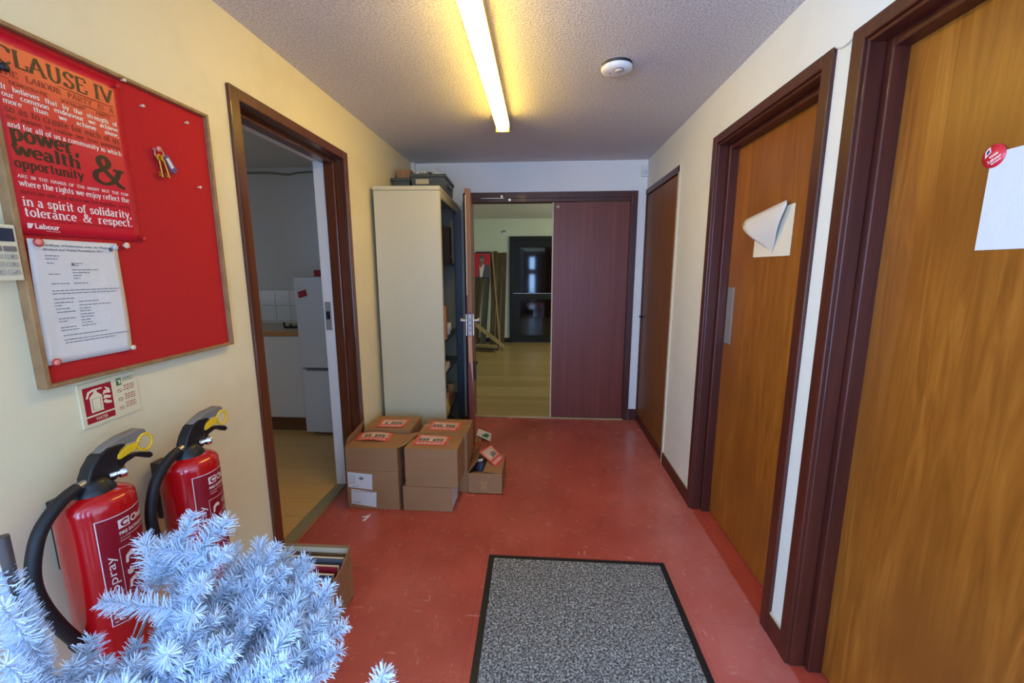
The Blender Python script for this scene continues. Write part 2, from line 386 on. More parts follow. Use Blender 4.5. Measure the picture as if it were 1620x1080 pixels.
G = {   # slab-serif alphabet: advance, strokes, serifs (cap height .72, x-height .5)
 'a': (.48, [arc(.19,.34,.13,.14,150,0), Ln((.32,.36),(.32,.02)), arc(.19,.14,.14,.13,0,360)], [ser(.38,.02,.06)]),
 'b': (.52, [Ln((.12,.72),(.12,.02)), arc(.27,.25,.16,.235,0,360)], [ser(.07,.7,.06)]),
 'c': (.46, [arc(.25,.25,.18,.235,50,315)], []),
 'd': (.54, [Ln((.4,.72),(.4,.02)), arc(.24,.25,.16,.235,0,360)], [ser(.35,.7,.06), ser(.45,.02,.06)]),
 'e': (.48, [arc(.24,.25,.18,.235,0,315), Ln((.07,.27),(.42,.27))], []),
 'f': (.36, [Ln((.14,.02),(.14,.58)), arc(.24,.58,.1,.12,180,40), Ln((.03,.48),(.28,.48))], [ser(.14,.02,.11)]),
 'g': (.52, [arc(.23,.28,.16,.2,0,360), Ln((.39,.48),(.39,-.08)), arc(.23,-.08,.16,.12,0,-150)], [ser(.44,.47,.05)]),
 'h': (.58, [Ln((.12,.72),(.12,.02)), arc(.28,.3,.16,.18,180,0), Ln((.44,.3),(.44,.02))], [ser(.07,.7,.06), ser(.12,.02,.1), ser(.44,.02,.1)]),
 'i': (.28, [Ln((.13,.48),(.13,.02)), Ln((.13,.72),(.13,.61))], [ser(.09,.47,.06), ser(.13,.02,.1)]),
 'j': (.28, [Ln((.15,.48),(.15,-.1)), arc(.07,-.1,.08,.1,0,-130), Ln((.15,.72),(.15,.61))], [ser(.11,.47,.06)]),
 'k': (.54, [Ln((.12,.72),(.12,.02)), Ln((.42,.48),(.15,.22)), Ln((.24,.3),(.44,.02))], [ser(.07,.7,.06), ser(.12,.02,.1), ser(.45,.02,.08), ser(.4,.48,.08)]),
 'l': (.28, [Ln((.13,.72),(.13,.02))], [ser(.08,.7,.06), ser(.13,.02,.1)]),
 'm': (.86, [Ln((.12,.48),(.12,.02)), arc(.27,.3,.15,.18,180,0), Ln((.42,.3),(.42,.02)), arc(.57,.3,.15,.18,180,0), Ln((.72,.3),(.72,.02))], [ser(.07,.47,.06), ser(.12,.02,.09), ser(.42,.02,.09), ser(.72,.02,.09)]),
 'n': (.58, [Ln((.12,.48),(.12,.02)), arc(.28,.3,.16,.18,180,0), Ln((.44,.3),(.44,.02))], [ser(.07,.47,.06), ser(.12,.02,.1), ser(.44,.02,.1)]),
 'o': (.5, [arc(.25,.25,.18,.235,0,360)], []),
 'p': (.54, [Ln((.13,.48),(.13,-.2)), arc(.28,.25,.16,.235,0,360)], [ser(.08,.47,.06), ser(.13,-.2,.11)]),
 'r': (.44, [Ln((.12,.48),(.12,.02)), arc(.27,.3,.15,.18,180,60)], [ser(.07,.47,.06), ser(.14,.02,.12)]),
 's': (.42, [cr((.34,.38),(.27,.47),(.17,.48),(.09,.4),(.12,.3),(.25,.23),(.34,.14),(.27,.03),(.16,.02),(.06,.12))], []),
 't': (.36, [Ln((.14,.66),(.14,.12)), arc(.23,.12,.09,.1,180,300), Ln((.03,.48),(.3,.48))], []),
 'u': (.58, [Ln((.12,.48),(.12,.2)), arc(.26,.2,.14,.18,180,360), Ln((.43,.48),(.43,.02))], [ser(.07,.47,.06), ser(.38,.47,.06), ser(.48,.02,.06)]),
 'v': (.5, [Ln((.07,.48),(.25,.02)), Ln((.43,.48),(.25,.02))], [ser(.07,.48,.09), ser(.43,.48,.07)]),
 'w': (.76, [Ln((.07,.48),(.22,.02)), Ln((.38,.48),(.22,.02)), Ln((.38,.48),(.54,.02)), Ln((.69,.48),(.54,.02))], [ser(.07,.48,.09), ser(.38,.48,.08), ser(.69,.48,.07)]),
 'y': (.5, [Ln((.07,.48),(.26,.02)), Ln((.43,.48),(.2,-.14),(.1,-.2))], [ser(.07,.48,.09), ser(.43,.48,.07)]),
 'A': (.74, [Ln((.08,.02),(.36,.72)), Ln((.64,.02),(.36,.72)), Ln((.18,.26),(.54,.26))], [ser(.08,.02,.1), ser(.64,.02,.1)]),
 'B': (.62, [Ln((.14,.72),(.14,.02)), Ln((.14,.7),(.34,.7)), arc(.34,.54,.14,.16,90,-90), Ln((.14,.38),(.36,.38)), arc(.36,.2,.17,.18,90,-90), Ln((.14,.02),(.36,.02))], [ser(.1,.7,.08), ser(.1,.02,.08)]),
 'C': (.66, [arc(.36,.36,.28,.345,45,315), Ln((.56,.68),(.56,.5))], []),
 'D': (.7, [Ln((.14,.72),(.14,.02)), Ln((.14,.7),(.32,.7)), arc(.32,.36,.28,.34,90,-90), Ln((.14,.02),(.32,.02))], [ser(.1,.7,.08), ser(.1,.02,.08)]),
 'E': (.62, [Ln((.14,.72),(.14,.02)), Ln((.06,.7),(.52,.7),(.52,.54)), Ln((.14,.38),(.42,.38)), Ln((.06,.02),(.54,.02),(.54,.2))], []),
 'F': (.58, [Ln((.14,.72),(.14,.02)), Ln((.06,.7),(.52,.7),(.52,.54)), Ln((.14,.38),(.42,.38))], [ser(.14,.02,.11)]),
 'H': (.76, [Ln((.15,.72),(.15,.02)), Ln((.6,.72),(.6,.02)), Ln((.15,.38),(.6,.38))], [ser(.15,.7,.11), ser(.15,.02,.11), ser(.6,.7,.11), ser(.6,.02,.11)]),
 'I': (.34, [Ln((.17,.72),(.17,.02))], [ser(.17,.7,.12), ser(.17,.02,.12)]),
 'L': (.58, [Ln((.14,.72),(.14,.02)), Ln((.06,.02),(.52,.02),(.52,.22))], [ser(.14,.7,.11)]),
 'M': (.9, [Ln((.14,.72),(.14,.02)), Ln((.14,.72),(.44,.1)), Ln((.74,.72),(.44,.1)), Ln((.74,.72),(.74,.02))], [ser(.12,.7,.09), ser(.12,.02,.1), ser(.76,.7,.09), ser(.76,.02,.1)]),
 'N': (.76, [Ln((.14,.72),(.14,.02)), Ln((.14,.72),(.6,.02)), Ln((.6,.72),(.6,.02))], [ser(.1,.7,.09), ser(.14,.02,.11), ser(.6,.7,.11)]),
 'O': (.72, [arc(.36,.36,.28,.345,0,360, 22)], []),
 'P': (.6, [Ln((.14,.72),(.14,.02)), Ln((.14,.7),(.34,.7)), arc(.34,.52,.17,.18,90,-90), Ln((.14,.34),(.34,.34))], [ser(.1,.7,.08), ser(.14,.02,.11)]),
 'R': (.68, [Ln((.14,.72),(.14,.02)), Ln((.14,.7),(.34,.7)), arc(.34,.53,.16,.17,90,-90), Ln((.14,.36),(.34,.36)), Ln((.34,.36),(.58,.02))], [ser(.1,.7,.08), ser(.14,.02,.11), ser(.6,.02,.08)]),
 'S': (.56, [cr((.46,.56),(.36,.69),(.22,.69),(.11,.57),(.15,.44),(.33,.34),(.46,.22),(.38,.05),(.22,.02),(.08,.16)), Ln((.46,.7),(.46,.54)), Ln((.08,.02),(.08,.18))], []),
 'T': (.62, [Ln((.31,.72),(.31,.02)), Ln((.06,.54),(.06,.7),(.56,.7),(.56,.54))], [ser(.31,.02,.12)]),
 'U': (.74, [Ln((.15,.72),(.15,.26)), arc(.36,.26,.21,.25,180,360), Ln((.57,.72),(.57,.26))], [ser(.15,.7,.11), ser(.57,.7,.1)]),
 'V': (.7, [Ln((.08,.72),(.35,.02)), Ln((.62,.72),(.35,.02))], [ser(.08,.7,.1), ser(.62,.7,.09)]),
 'W': (.98, [Ln((.08,.72),(.28,.02)), Ln((.49,.72),(.28,.02)), Ln((.49,.72),(.7,.02)), Ln((.9,.72),(.7,.02))], [ser(.08,.7,.1), ser(.9,.7,.09)]),
 'Y': (.68, [Ln((.08,.72),(.34,.34)), Ln((.6,.72),(.34,.34)), Ln((.34,.34),(.34,.02))], [ser(.08,.7,.1), ser(.6,.7,.09), ser(.34,.02,.11)]),
 '&': (.8, [cr((.66,.42),(.56,.2),(.4,.05),(.22,.02),(.08,.12),(.1,.27),(.24,.37),(.38,.47),(.42,.6),(.33,.71),(.22,.66),(.2,.54),(.3,.38),(.48,.18),(.62,.03),(.74,-.02))], [ser(.64,.42,.13)]),
 ',': (.24, [Ln((.12,.1),(.12,.0)), Ln((.13,.03),(.08,-.13))], []),
 '.': (.22, [Ln((.1,.12),(.1,.0))], []),
}
def slab_text(mb, s, f, x0, y0, width, size, thick=0.1, thin=0.045, justify=True):
    """letters of the slab-serif alphabet set from x0 over a width; size is the em in units of f"""
    nat = sum(G[c][0] if c in G else 0.3 for c in s)*size
    nsp = s.count(' ')
    if justify and nsp and nat < width: k = 1.0; gap = (width-nat)/nsp
    else: k = width/nat; gap = 0
    x = x0
    for c in s:
        if c == ' ': x += 0.3*size*k + gap; continue
        adv, strokes, serifs = G[c]
        for st in strokes:
            n = len(st); L = []; R = []
            for i, (px, py) in enumerate(st):
                ax, ay = st[max(i-1, 0)]; bx, by = st[min(i+1, n-1)]
                tx, ty = bx-ax, by-ay; d = math.hypot(tx, ty) or 1; tx /= d; ty /= d
                hw = (thin + (thick-thin)*abs(ty)**1.5)/2
                L.append((px-ty*hw, py+tx*hw)); R.append((px+ty*hw, py-tx*hw))
            pts = [f(x+a*size*k, y0+b*size) for a, b in L] + [f(x+a*size*k, y0+b*size) for a, b in R]
            mb.add(pts, [(i, i+1, n+i+1, n+i) for i in range(n-1)])
        for _, sx, sy, hw in serifs:
            mb.add([f(x+(sx+a)*size*k, y0+(sy+b)*size) for a, b in ((-hw, -thin/2), (hw, -thin/2), (hw, thin/2), (-hw, thin/2))], [(0, 1, 2, 3)])
        x += adv*size*k
def bars(mb, f, x0, x1, y, h, r, words=(0.012, 0.03), gap=0.004):   # unreadable small print
    x = x0
    while x < x1:
        wd = min(r.uniform(*words), x1-x)
        mb.add([f(x, y), f(x+wd, y), f(x+wd, y+h), f(x, y+h)], [(0, 1, 2, 3)]); x += wd+gap
def rect(mb, f, x0, x1, y0, y1): mb.add([f(x0, y0), f(x1, y0), f(x1, y1), f(x0, y1)], [(0, 1, 2, 3)])
def outline(mb, f, x0, x1, y0, y1, t):
    rect(mb, f, x0, x1, y0, y0+t); rect(mb, f, x0, x1, y1-t, y1); rect(mb, f, x0, x0+t, y0+t, y1-t); rect(mb, f, x1-t, x1, y0+t, y1-t)
def poly(mb, f, pts): mb.add([f(a, b) for a, b in pts], [list(range(len(pts)))])
def disc(mb, f, cx, cy, r, n=20, r2=None): poly(mb, f, [(cx+r*math.cos(2*PI*i/n), cy+(r2 or r)*math.sin(2*PI*i/n)) for i in range(n)])
def ring(mb, f, cx, cy, r, t, n=20):
    vs = [f(cx+q*math.cos(2*PI*i/n), cy+q*math.sin(2*PI*i/n)) for q in (r, r-t) for i in range(n)]
    mb.add(vs, [(i, (i+1) % n, n+(i+1) % n, n+i) for i in range(n)])

# ================================================================== THE SETTING
XL, XR, YB, H = -1.184, 0.936, 4.003, 2.40
YF = -1.60
def struct(o, label, cat): return tag(o, label, cat, kind='structure')
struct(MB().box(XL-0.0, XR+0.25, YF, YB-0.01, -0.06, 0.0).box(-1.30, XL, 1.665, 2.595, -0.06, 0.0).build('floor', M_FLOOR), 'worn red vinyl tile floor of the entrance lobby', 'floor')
struct(MB().box(XL-0.15, XR+0.3, YF-0.1, YB+0.12, H, H+0.06).build('ceiling', M_CEIL), 'pale grey stippled lobby ceiling', 'ceiling')
struct(MB().box(XL-0.17, XL, YF, -1.40, 0, H).box(XL-0.17, XL, -0.25, 1.665, 0, H).box(XL-0.17, XL, -1.40, -0.25, 0, 0.75).box(XL-0.17, XL, -1.40, -0.25, 2.15, H).box(XL-0.17, XL, 2.595, YB, 0, H).box(XL-0.17, XL, 1.665, 2.595, 2.118, H).build('wall_left', M_WALL),
       'yellowed cream wall on the left with the kitchen doorway', 'wall')
struct(MB().box(XR, XR+0.22, YF, 0.555, 0, H).box(XR, XR+0.22, 1.42, 1.60, 0, H).box(XR, XR+0.22, 2.46, 3.085, 0, H).box(XR, XR+0.22, 3.975, YB+0.1, 0, H)
       .box(XR, XR+0.22, 0.555, 1.42, 2.105, H).box(XR, XR+0.22, 1.60, 2.46, 2.105, H).box(XR, XR+0.22, 3.085, 3.975, 2.105, H).build('wall_right', M_WALLR),
       'cream wall on the right with three timber doors', 'wall')
struct(MB().box(XL-0.17, -0.667, YB, YB+0.12, 0, H).box(0.81, XR+0.02, YB, YB+0.12, 0, H).box(-0.667, 0.81, YB, YB+0.12, 2.09, H).build('wall_back', M_WALLB),
       'lilac white end wall above and beside the dark double doors', 'wall')
# entrance wall behind the camera: a door with a narrow vision panel between two glazed side screens
struct(MB().box(XL-0.17, -1.15, YF-0.1, YF, 0, H).box(0.88, XR+0.22, YF-0.1, YF, 0, H).box(-1.15, 0.88, YF-0.1, YF, 2.2, H).build('wall_front', M_WALL),
       'entrance wall behind the viewer with a glazed door screen', 'wall')
d7 = thing('door_7', (-0.35, YF-0.05, 0), 'entrance door with a narrow vision panel and glazed side screens behind the viewer', 'door', kind='structure')
fm = MB()
for a, b in ((-1.15, -1.10), (-0.80, -0.74), (0.14, 0.20), (0.83, 0.88)): fm.box(a, b, YF-0.08, YF-0.02, 0, 2.2)
fm.box(-1.10, -0.80, YF-0.075, YF-0.025, 0, 0.08).box(0.20, 0.83, YF-0.075, YF-0.025, 0, 0.08).box(-1.10, 0.83, YF-0.075, YF-0.025, 2.12, 2.2)
fm.build('frame', M_FRAME, d7)
MB().box(-0.74, -0.48, YF-0.07, YF-0.03, 0.01, 2.12).box(-0.27, 0.14, YF-0.07, YF-0.03, 0.01, 2.12).box(-0.48, -0.27, YF-0.07, YF-0.03, 0.01, 0.15).box(-0.48, -0.27, YF-0.07, YF-0.03, 1.22, 1.45).box(-0.48, -0.27, YF-0.07, YF-0.03, 1.95, 2.12).build('leaf', M_FRAME, d7)
for a, b, c, d in ((-1.10, -0.80, 0.08, 2.12), (0.20, 0.83, 0.08, 2.12), (-0.48, -0.27, 0.15, 1.22), (-0.48, -0.27, 1.45, 1.95)):
    MB().box(a, b, YF-0.054, YF-0.048, c, d).build('pane', M_PANE, d7)
wn1 = thing('window_1', (XL-0.08, -0.825, 0.75), 'side window in the left wall behind the viewer', 'window', kind='structure')
b = MB()
for a, c, d, e in ((-1.40, -1.35, 0.75, 2.15), (-0.30, -0.25, 0.75, 2.15), (-0.845, -0.805, 0.80, 2.10), (-1.35, -0.30, 0.75, 0.80), (-1.35, -0.30, 2.10, 2.15)): b.box(XL-0.12, XL-0.06, a, c, d, e)
b.build('frame', M_WHITEP, wn1)
for a, c in ((-1.35, -0.845), (-0.805, -0.30)): MB().box(XL-0.093, XL-0.088, a, c, 0.80, 2.10).build('pane', M_PANE, wn1)
# outside apron, so the daylight has ground to fall on
struct(MB().box(-3, 3, -6, YF-0.1, -0.12, -0.06).build('floor_outside', mat('paving', S(150, 150, 150), 0.8)), 'paving outside the entrance behind the viewer', 'floor')

# ---- kitchen room
KX0, KY1, KY0 = -3.75, 4.06, 0.3
struct(MB().box(KX0, -1.30, KY0, KY1, -0.06, 0.004).build('floor_kitchen', M_KFLOOR), 'beige vinyl floor of the kitchen beyond the left doorway', 'floor')
struct(MB().box(KX0, XL-0.15, KY0, KY1, H, H+0.06).build('ceiling_kitchen', M_CEILP), 'plain kitchen ceiling', 'ceiling')
struct(MB().box(KX0-0.1, XL-0.17, KY1, KY1+0.1, 0, H).build('wall_kitchen_back', M_WALLK), 'grey white kitchen end wall above the tiles', 'wall')
struct(MB().box(KX0-0.1, XL-0.17, KY0-0.1, KY0, 0, H).box(KX0-0.1, KX0, KY0, KY1, 0, H).build('wall_kitchen_side', M_WALLK), 'kitchen side walls out of sight', 'wall')
tb = MB().box(-3.7, -2.0, KY1-0.006, KY1, 0.90, 1.245)
tl = MB()
for r in range(3):
    for c in range(12):
        x0 = -3.69+c*0.15; z0 = 0.792+r*0.152
        tl.box(x0, min(x0+0.146, -2.0), KY1-0.011, KY1-0.005, max(z0, 0.9), z0+0.148)
st = struct(tb.build('trim_1', M_GROUT), 'white square wall tiles above the kitchen worktop', 'tiles')
tl.build('tiles', M_TILE, st)

# ---- hall beyond the double doors
HY1 = 8.34
struct(MB().box(-2.3, 2.5, YB-0.01, HY1, -0.06, 0.0).build('floor_hall', M_HFLOOR), 'wood laminate floor of the hall beyond the double doors', 'floor')
struct(MB().box(-2.3, 2.5, YB+0.12, HY1+0.1, H, H+0.06).build('ceiling_hall', M_CEILP), 'plain ceiling of the hall beyond', 'ceiling')
struct(MB().box(-2.3, -0.61, HY1, HY1+0.1, 0, H).box(0.62, 2.5, HY1, HY1+0.1, 0, H).box(-0.61, 0.62, HY1, HY1+0.1, 2.07, H).build('wall_hall_back', M_WALLH),
       'pale green end wall of the hall beyond', 'wall')
struct(MB().box(-2.4, -2.3, YB+0.1, HY1, 0, H).box(2.5, 2.6, YB+0.1, HY1, 0, H).box(-2.3, -1.354, YB+0.1, YB+0.12, 0, H).box(XR+0.02, 2.5, YB+0.1, YB+0.12, 0, H).build('wall_hall_side', M_WALLH),
       'side walls of the hall beyond, out of sight', 'wall')
struct(MB().box(-2.3, -0.61, HY1-0.015, HY1, 0, 0.09).build('baseboard_hall', M_DARKD), 'black skirting along the hall end wall', 'skirting')
struct(MB().box(-0.8, 0.8, HY1+0.10, HY1+0.14, -0.05, H).build('hall_light_blocker', M_DARKD), 'unseen dark backing added behind the hall door to block light', 'wall')  # backing added to stop sky light leaking under the hall door
for nm_, wx, wy, sy_, sz_, lab_ in (('added_window_kitchen', KX0, 2.3, 0.72, 0.52, 'window frame added round the kitchen fill light, out of sight to the left'), ('added_window_hall', 2.5, 6.4, 0.92, 0.57, 'window frame added round the hall fill light, out of sight to the right')):  # frames added on solid wall round the kitchen and hall fill lights
    sg_ = 1 if wx < 0 else -1
    b = MB()
    for y0_, y1_, z0_, z1_ in ((wy-sy_-.05, wy-sy_, 1.55-sz_-.05, 1.55+sz_+.05), (wy+sy_, wy+sy_+.05, 1.55-sz_-.05, 1.55+sz_+.05), (wy-sy_, wy+sy_, 1.55-sz_-.05, 1.55-sz_), (wy-sy_, wy+sy_, 1.55+sz_, 1.55+sz_+.05)):
        b.box(wx, wx+sg_*0.03, y0_, y1_, z0_, z1_)
    struct(b.build(nm_, M_WHITEP), lab_, 'window')
# hall glazed door
d6 = thing('door_6', (0.0, HY1, 0), 'black glazed door at the far end of the hall', 'door', kind='structure')
MB().box(-0.61, -0.54, HY1-0.03, HY1+0.08, 0, 2.07).box(0.55, 0.62, HY1-0.03, HY1+0.08, 0, 2.07).box(-0.54, 0.55, HY1-0.03, HY1+0.08, 2.0, 2.07).build('door_frame', M_DARKD, d6, 0.004)
lf = MB()
lf.box(-0.54, -0.40, HY1, HY1+0.045, 0.01, 2.0).box(0.42, 0.55, HY1, HY1+0.045, 0.01, 2.0)
for a, b in ((0.01, 0.14), (0.86, 0.99), (1.87, 2.0)): lf.box(-0.40, 0.42, HY1, HY1+0.045, a, b)
lf.build('leaf', M_DARKD, d6)
MB().box(-0.40, 0.42, HY1+0.018, HY1+0.026, 0.14, 0.86).build('lower_pane', M_GLASSD, d6)
MB().box(-0.40, 0.42, HY1+0.018, HY1+0.026, 0.99, 1.87).build('upper_pane', M_GLASSD, d6)
MB().box(-0.54, 0.55, HY1-0.008, HY1, 0.975, 0.985).build('push_bar', M_STEEL, d6)

# ---- door frames
def frame_right(n, y0, y1, label, m=M_FRAME):   # architrave and stepped lining round a recessed leaf in the right wall
    b = MB(); z1 = 2.148; aw = 0.052
    fx = XR-0.014
    b.box(fx, XR+0.004, y0, y0+aw, 0, z1).box(fx, XR+0.004, y1-aw, y1, 0, z1).box(fx, XR+0.004, y0+aw, y1-aw, z1-aw+0.008, z1)
    i0, i1, zt = y0+aw-0.012, y1-aw+0.012, z1-aw+0.015
    for k, (xa, xb, dd) in enumerate(((fx+0.012, XR+0.05, 0.018), (XR+0.05, XR+0.10, 0.042))):
        b.box(xa, xb, i0-0.03, i0+dd, 0, zt).box(xa, xb, i1-dd, i1+0.03, 0, zt).box(xa, xb, i0+dd, i1-dd, zt-dd, zt+0.03)
    return struct(b.build(n, m, None, 0.004), label, 'door frame')
frame_right('trim_2', 0.515, 1.463, 'dark brown frame round the nearest right hand door')
frame_right('trim_3', 1.548, 2.503, 'dark brown frame round the middle right hand door')
def leaf_right(n, y0, y1, label, m):
    t = thing(n, (XR+0.12, y0, 0), label, 'door', kind='structure')
    MB().box(XR+0.097, XR+0.140, y0, y1, 0.008, 2.075).build('leaf', m, t, 0.002)
    return t
d1 = leaf_right('door_1', 0.56, 1.42, 'nearest orange wood veneer door on the right wall with a white sheet', M_VENEER)
d2 = leaf_right('door_2', 1.60, 2.455, 'middle orange wood veneer door on the right wall with a torn notice', M_VENEER)
MB().rbox(XR+0.093, XR+0.0975, 2.343, 2.412, 1.045, 1.352, 0.002).build('push_plate', M_ALU, d2)
MB().tube([(XR+0.092, 2.425, 1.43), (XR+0.085, 2.425, 1.43)], 0.004, 8).build('keep_pin', M_STEEL, d2)
struct(MB().box(XR+0.14, XR+0.2, 0.5, 1.47, 0, 2.2).box(XR+0.14, XR+0.2, 1.55, 2.5, 0, 2.2).box(XR+0.05, XR+0.2, 3.05, 4.0, 0, 2.2).build('wall_closet', M_DARKD), 'dark voids behind the right hand doors', 'wall')
# far right door: nearly flush
d3 = thing('door_3', (XR+0.01, 3.98, 0), 'far brown veneer door on the right wall beside the double doors', 'door', kind='structure')
MB().box(XR+0.004, XR+0.045, 3.105, 3.972, 0.012, 2.095).build('leaf', M_VENEER2, d3, 0.002)
MB().lathe([(0.0, XR-0.028), (0.011, XR-0.027), (0.011, XR-0.012), (0.006, XR-0.01), (0.006, XR+0.005)], 0, 3.93, 16, 'x', 1.02).build('knob', M_BLACKP, d3)
MB().box(XR-0.002, XR+0.004, 3.105, 3.97, 0.012, 0.07).build('kick_strip', M_FRAME, d3)
t4 = struct(MB().box(XR-0.008, XR+0.03, 3.085, 3.10, 0, 2.10).box(XR-0.008, XR+0.03, 3.972, 3.985, 0, 2.10).box(XR-0.012, XR+0.03, 3.06, 3.985, 2.098, 2.142).build('trim_4', M_FRAME), 'thin dark frame round the far right hand door', 'door frame')
MB().box(XR-0.012, XR+0.01, 3.058, 3.085, 0.0, 2.142).build('painted_edge', M_CREAM, t4)
# skirtings
for i, (y0, y1) in enumerate(((2.503, 3.06), (1.463, 1.548))):
    s = struct(MB().box(XR-0.012, XR, y0, y1, 0, 0.088).build('baseboard_right' if i == 0 else 'baseboard_right.001', M_FRAME, None, 0.003), ('dark brown skirting between the far and middle right doors', 'short dark brown skirting between the two near right doors')[i], 'skirting')
    MB().box(XR-0.006, XR, y0, y1, 0.088, 0.098).build('paint_line', M_CREAM, s)
struct(MB().box(0.862, XR-0.002, YB-0.012, YB, 0, 0.11).build('baseboard_back', M_FRAME, None, 0.003), 'dark skirting stub in the far right corner', 'skirting')
struct(MB().box(XL, XL+0.012, YF, 1.64, 0, 0.088).box(XL, XL+0.012, 2.62, YB, 0, 0.088).build('baseboard_left', M_FRAME, None, 0.003), 'dark skirting along the left wall', 'skirting')

# ---- left doorway into the kitchen
b = MB(); fx = XL+0.014; z1 = 2.14
b.box(XL-0.004, fx, 1.638, 1.692, 0, z1).box(XL-0.004, fx, 2.575, 2.622, 0, z1).box(XL-0.004, fx, 1.692, 2.575, z1-0.045, z1)
for xa, xb, dd in ((XL-0.055, fx-0.006, 0.0), (XL-0.118, XL-0.055, 0.016)):
    b.box(xa, xb, 1.64, 1.69+dd, 0, 2.10).box(xa, xb, 2.585-dd, 2.615, 0, 2.10).box(xa, xb, 1.69+dd, 2.585-dd, 2.095-dd*1.5, 2.13)
t5 = struct(b.build('trim_5', M_FRAME2, None, 0.004), 'brown timber frame round the kitchen doorway', 'door frame')
b = MB().box(XL-0.185, XL-0.118, 2.575, 2.61, 0.0, 2.09).box(XL-0.185, XL-0.118, 1.65, 1.68, 0.0, 2.09).box(XL-0.185, XL-0.118, 1.68, 2.575, 2.085, 2.12)
rb = b.build('painted_rebate', M_WHITEP, t5, 0.003)
MB().box(XL-0.172, XL-0.135, 2.571, 2.5755, 1.07, 1.25).build('strike_plate', M_ALU, t5)
MB().box(XL-0.165, XL-0.142, 2.568, 2.572, 1.14, 1.19).build('latch_hole', M_BLACKP, t5)
struct(MB().box(XL-0.19, XL-0.118, 1.66, 2.60, 0.0, 0.016).build('trim_6', M_GREYSTRIP, None, 0.004), 'grey strip across the kitchen doorway floor', 'threshold')

# ---- double door frame in the end wall
b = MB(); fy = YB-0.016
b.box(-0.718, -0.655, fy, YB+0.004, 0, 2.138).box(0.805, 0.858, fy, YB+0.004, 0, 2.138).box(-0.655, 0.805, fy, YB+0.004, 2.085, 2.138)
b.box(-0.69, -0.64, fy+0.01, YB+0.10, 0, 2.09).box(0.80, 0.83, fy+0.01, YB+0.10, 0, 2.09).box(-0.64, 0.80, fy+0.01, YB+0.10, 2.052, 2.10)
t7 = struct(b.build('trim_7', M_FRAME, None, 0.003), 'dark mahogany frame round the double doors', 'door frame')
MB().box(-0.55, -0.34, fy-0.004, fy, 2.084, 2.088).tube([(-0.36, fy-0.004, 2.10), (-0.36, fy-0.02, 2.10)], 0.010, 8).build('door_stay', M_STEEL, t7)
MB().tube([(-0.29, fy+0.008, 2.07), (-0.29, fy-0.008, 2.07)], 0.012, 8).build('roller_catch', M_STEEL, t7)
struct(MB().box(-0.655, 0.81, YB-0.022, YB+0.015, 0.0, 0.010).build('trim_8', M_THRESH, None, 0.002), 'pale worn threshold strip under the double doors', 'threshold')
d4 = thing('door_4', (0.80, YB, 0), 'closed dark mahogany leaf of the double doors', 'door', kind='structure')
MB().box(0.112, 0.797, YB-0.004, YB+0.036, 0.014, 2.048).build('leaf', M_MAHOG, d4, 0.002)
MB().box(0.100, 0.112, YB-0.006, YB+0.036, 0.014, 2.048).build('edge_lipping', M_CREAM, d4)
MB().lathe([(0.0, YB-0.024), (0.014, YB-0.022), (0.016, YB-0.014), (0.010, YB-0.004)], 0.15, 0, 16, 'y', 2.005).build('stop_button', M_CREAM, d4)
MB().box(0.098, 0.1005, YB-0.002, YB+0.03, 1.0, 1.05).build('lock_slot', M_BLACKP, d4)
# open leaf, swung into the lobby and seen edge-on
HX = -0.681
d5 = thing('door_5', (HX, 3.985, 0), 'open dark mahogany leaf seen edge on beside the metal cupboard', 'door', kind='structure')
Lw = 0.712
def lw(x0, x1, t0, t1, z0, z1): return MB().box(HX+x0, HX+x1, 3.985-t1, 3.985-t0, z0, z1)   # x across the thickness, t along the leaf from the hinge
lw(0.0, 0.044, 0, Lw, 0.014, 2.048).build('leaf', M_MAHOG, d5, 0.002)
lw(0.006, 0.0415, Lw, Lw+0.003, 1.12, 2.048).build('edge_upper', M_LEAFEDGE, d5)
lw(0.001, 0.007, Lw, Lw+0.0035, 1.25, 2.0).build('edge_lipping', M_CREAM, d5)
MB().prism([(0.008, 0.925), (0.036, 0.925), (0.040, 0.60), (0.043, 0.47), (0.034, 0.58), (0.022, 0.70), (0.010, 0.72)], lambda u, v, w_: (HX+u, 3.985-Lw-w_, v), 0.0, 0.003).build('bare_patch', M_BAREWOOD, d5)
lw(0.009, 0.036, Lw, Lw+0.0045, 0.93, 1.10).build('lock_forend', M_ALU, d5)
kh = MB(); fe = 3.985-Lw-0.004
for z0_, z1_ in ((1.045, 1.065), (1.0, 1.02), (0.965, 0.985)): kh.box(HX+0.020, HX+0.026, fe-0.0015, fe, z0_, z1_)
kh.build('keyholes', M_BLACKP, d5)
for s_, nm in ((-1, 'handle_plate'), (1, 'handle_plate')):
    xx = 0.0 if s_ < 0 else 0.044
    hp = lw(min(xx, xx+s_*0.010), max(xx, xx+s_*0.010), Lw-0.045, Lw-0.002, 0.93, 1.10).build(nm, M_WHITEP, d5, 0.002)
    X0 = HX+xx
    MB().tube(catmull([(X0, 3.985-Lw+0.022, 1.05), (X0+s_*0.03, 3.985-Lw+0.022, 1.05), (X0+s_*0.045, 3.985-Lw+0.03, 1.05), (X0+s_*0.048, 3.985-Lw+0.12, 1.052)], 5), 0.0085, 10).build('lever', M_WHITEP, hp)
MB().box(HX+0.044, HX+0.065, 3.44, 3.475, 0.52, 0.66).box(HX+0.044, HX+0.080, 3.43, 3.485, 0.66, 0.675).build('door_holder', M_BLACKP, d5, 0.004)
d5.rotation_euler = (0, 0, math.radians(8.3))
# white pipe box in the far left corner
struct(MB().box(XL+0.0, XL+0.035, YB-0.05, YB, 0, H).build('trim_9', M_WHITEP, None, 0.004), 'white boxed pipe in the far left corner', 'pipe')

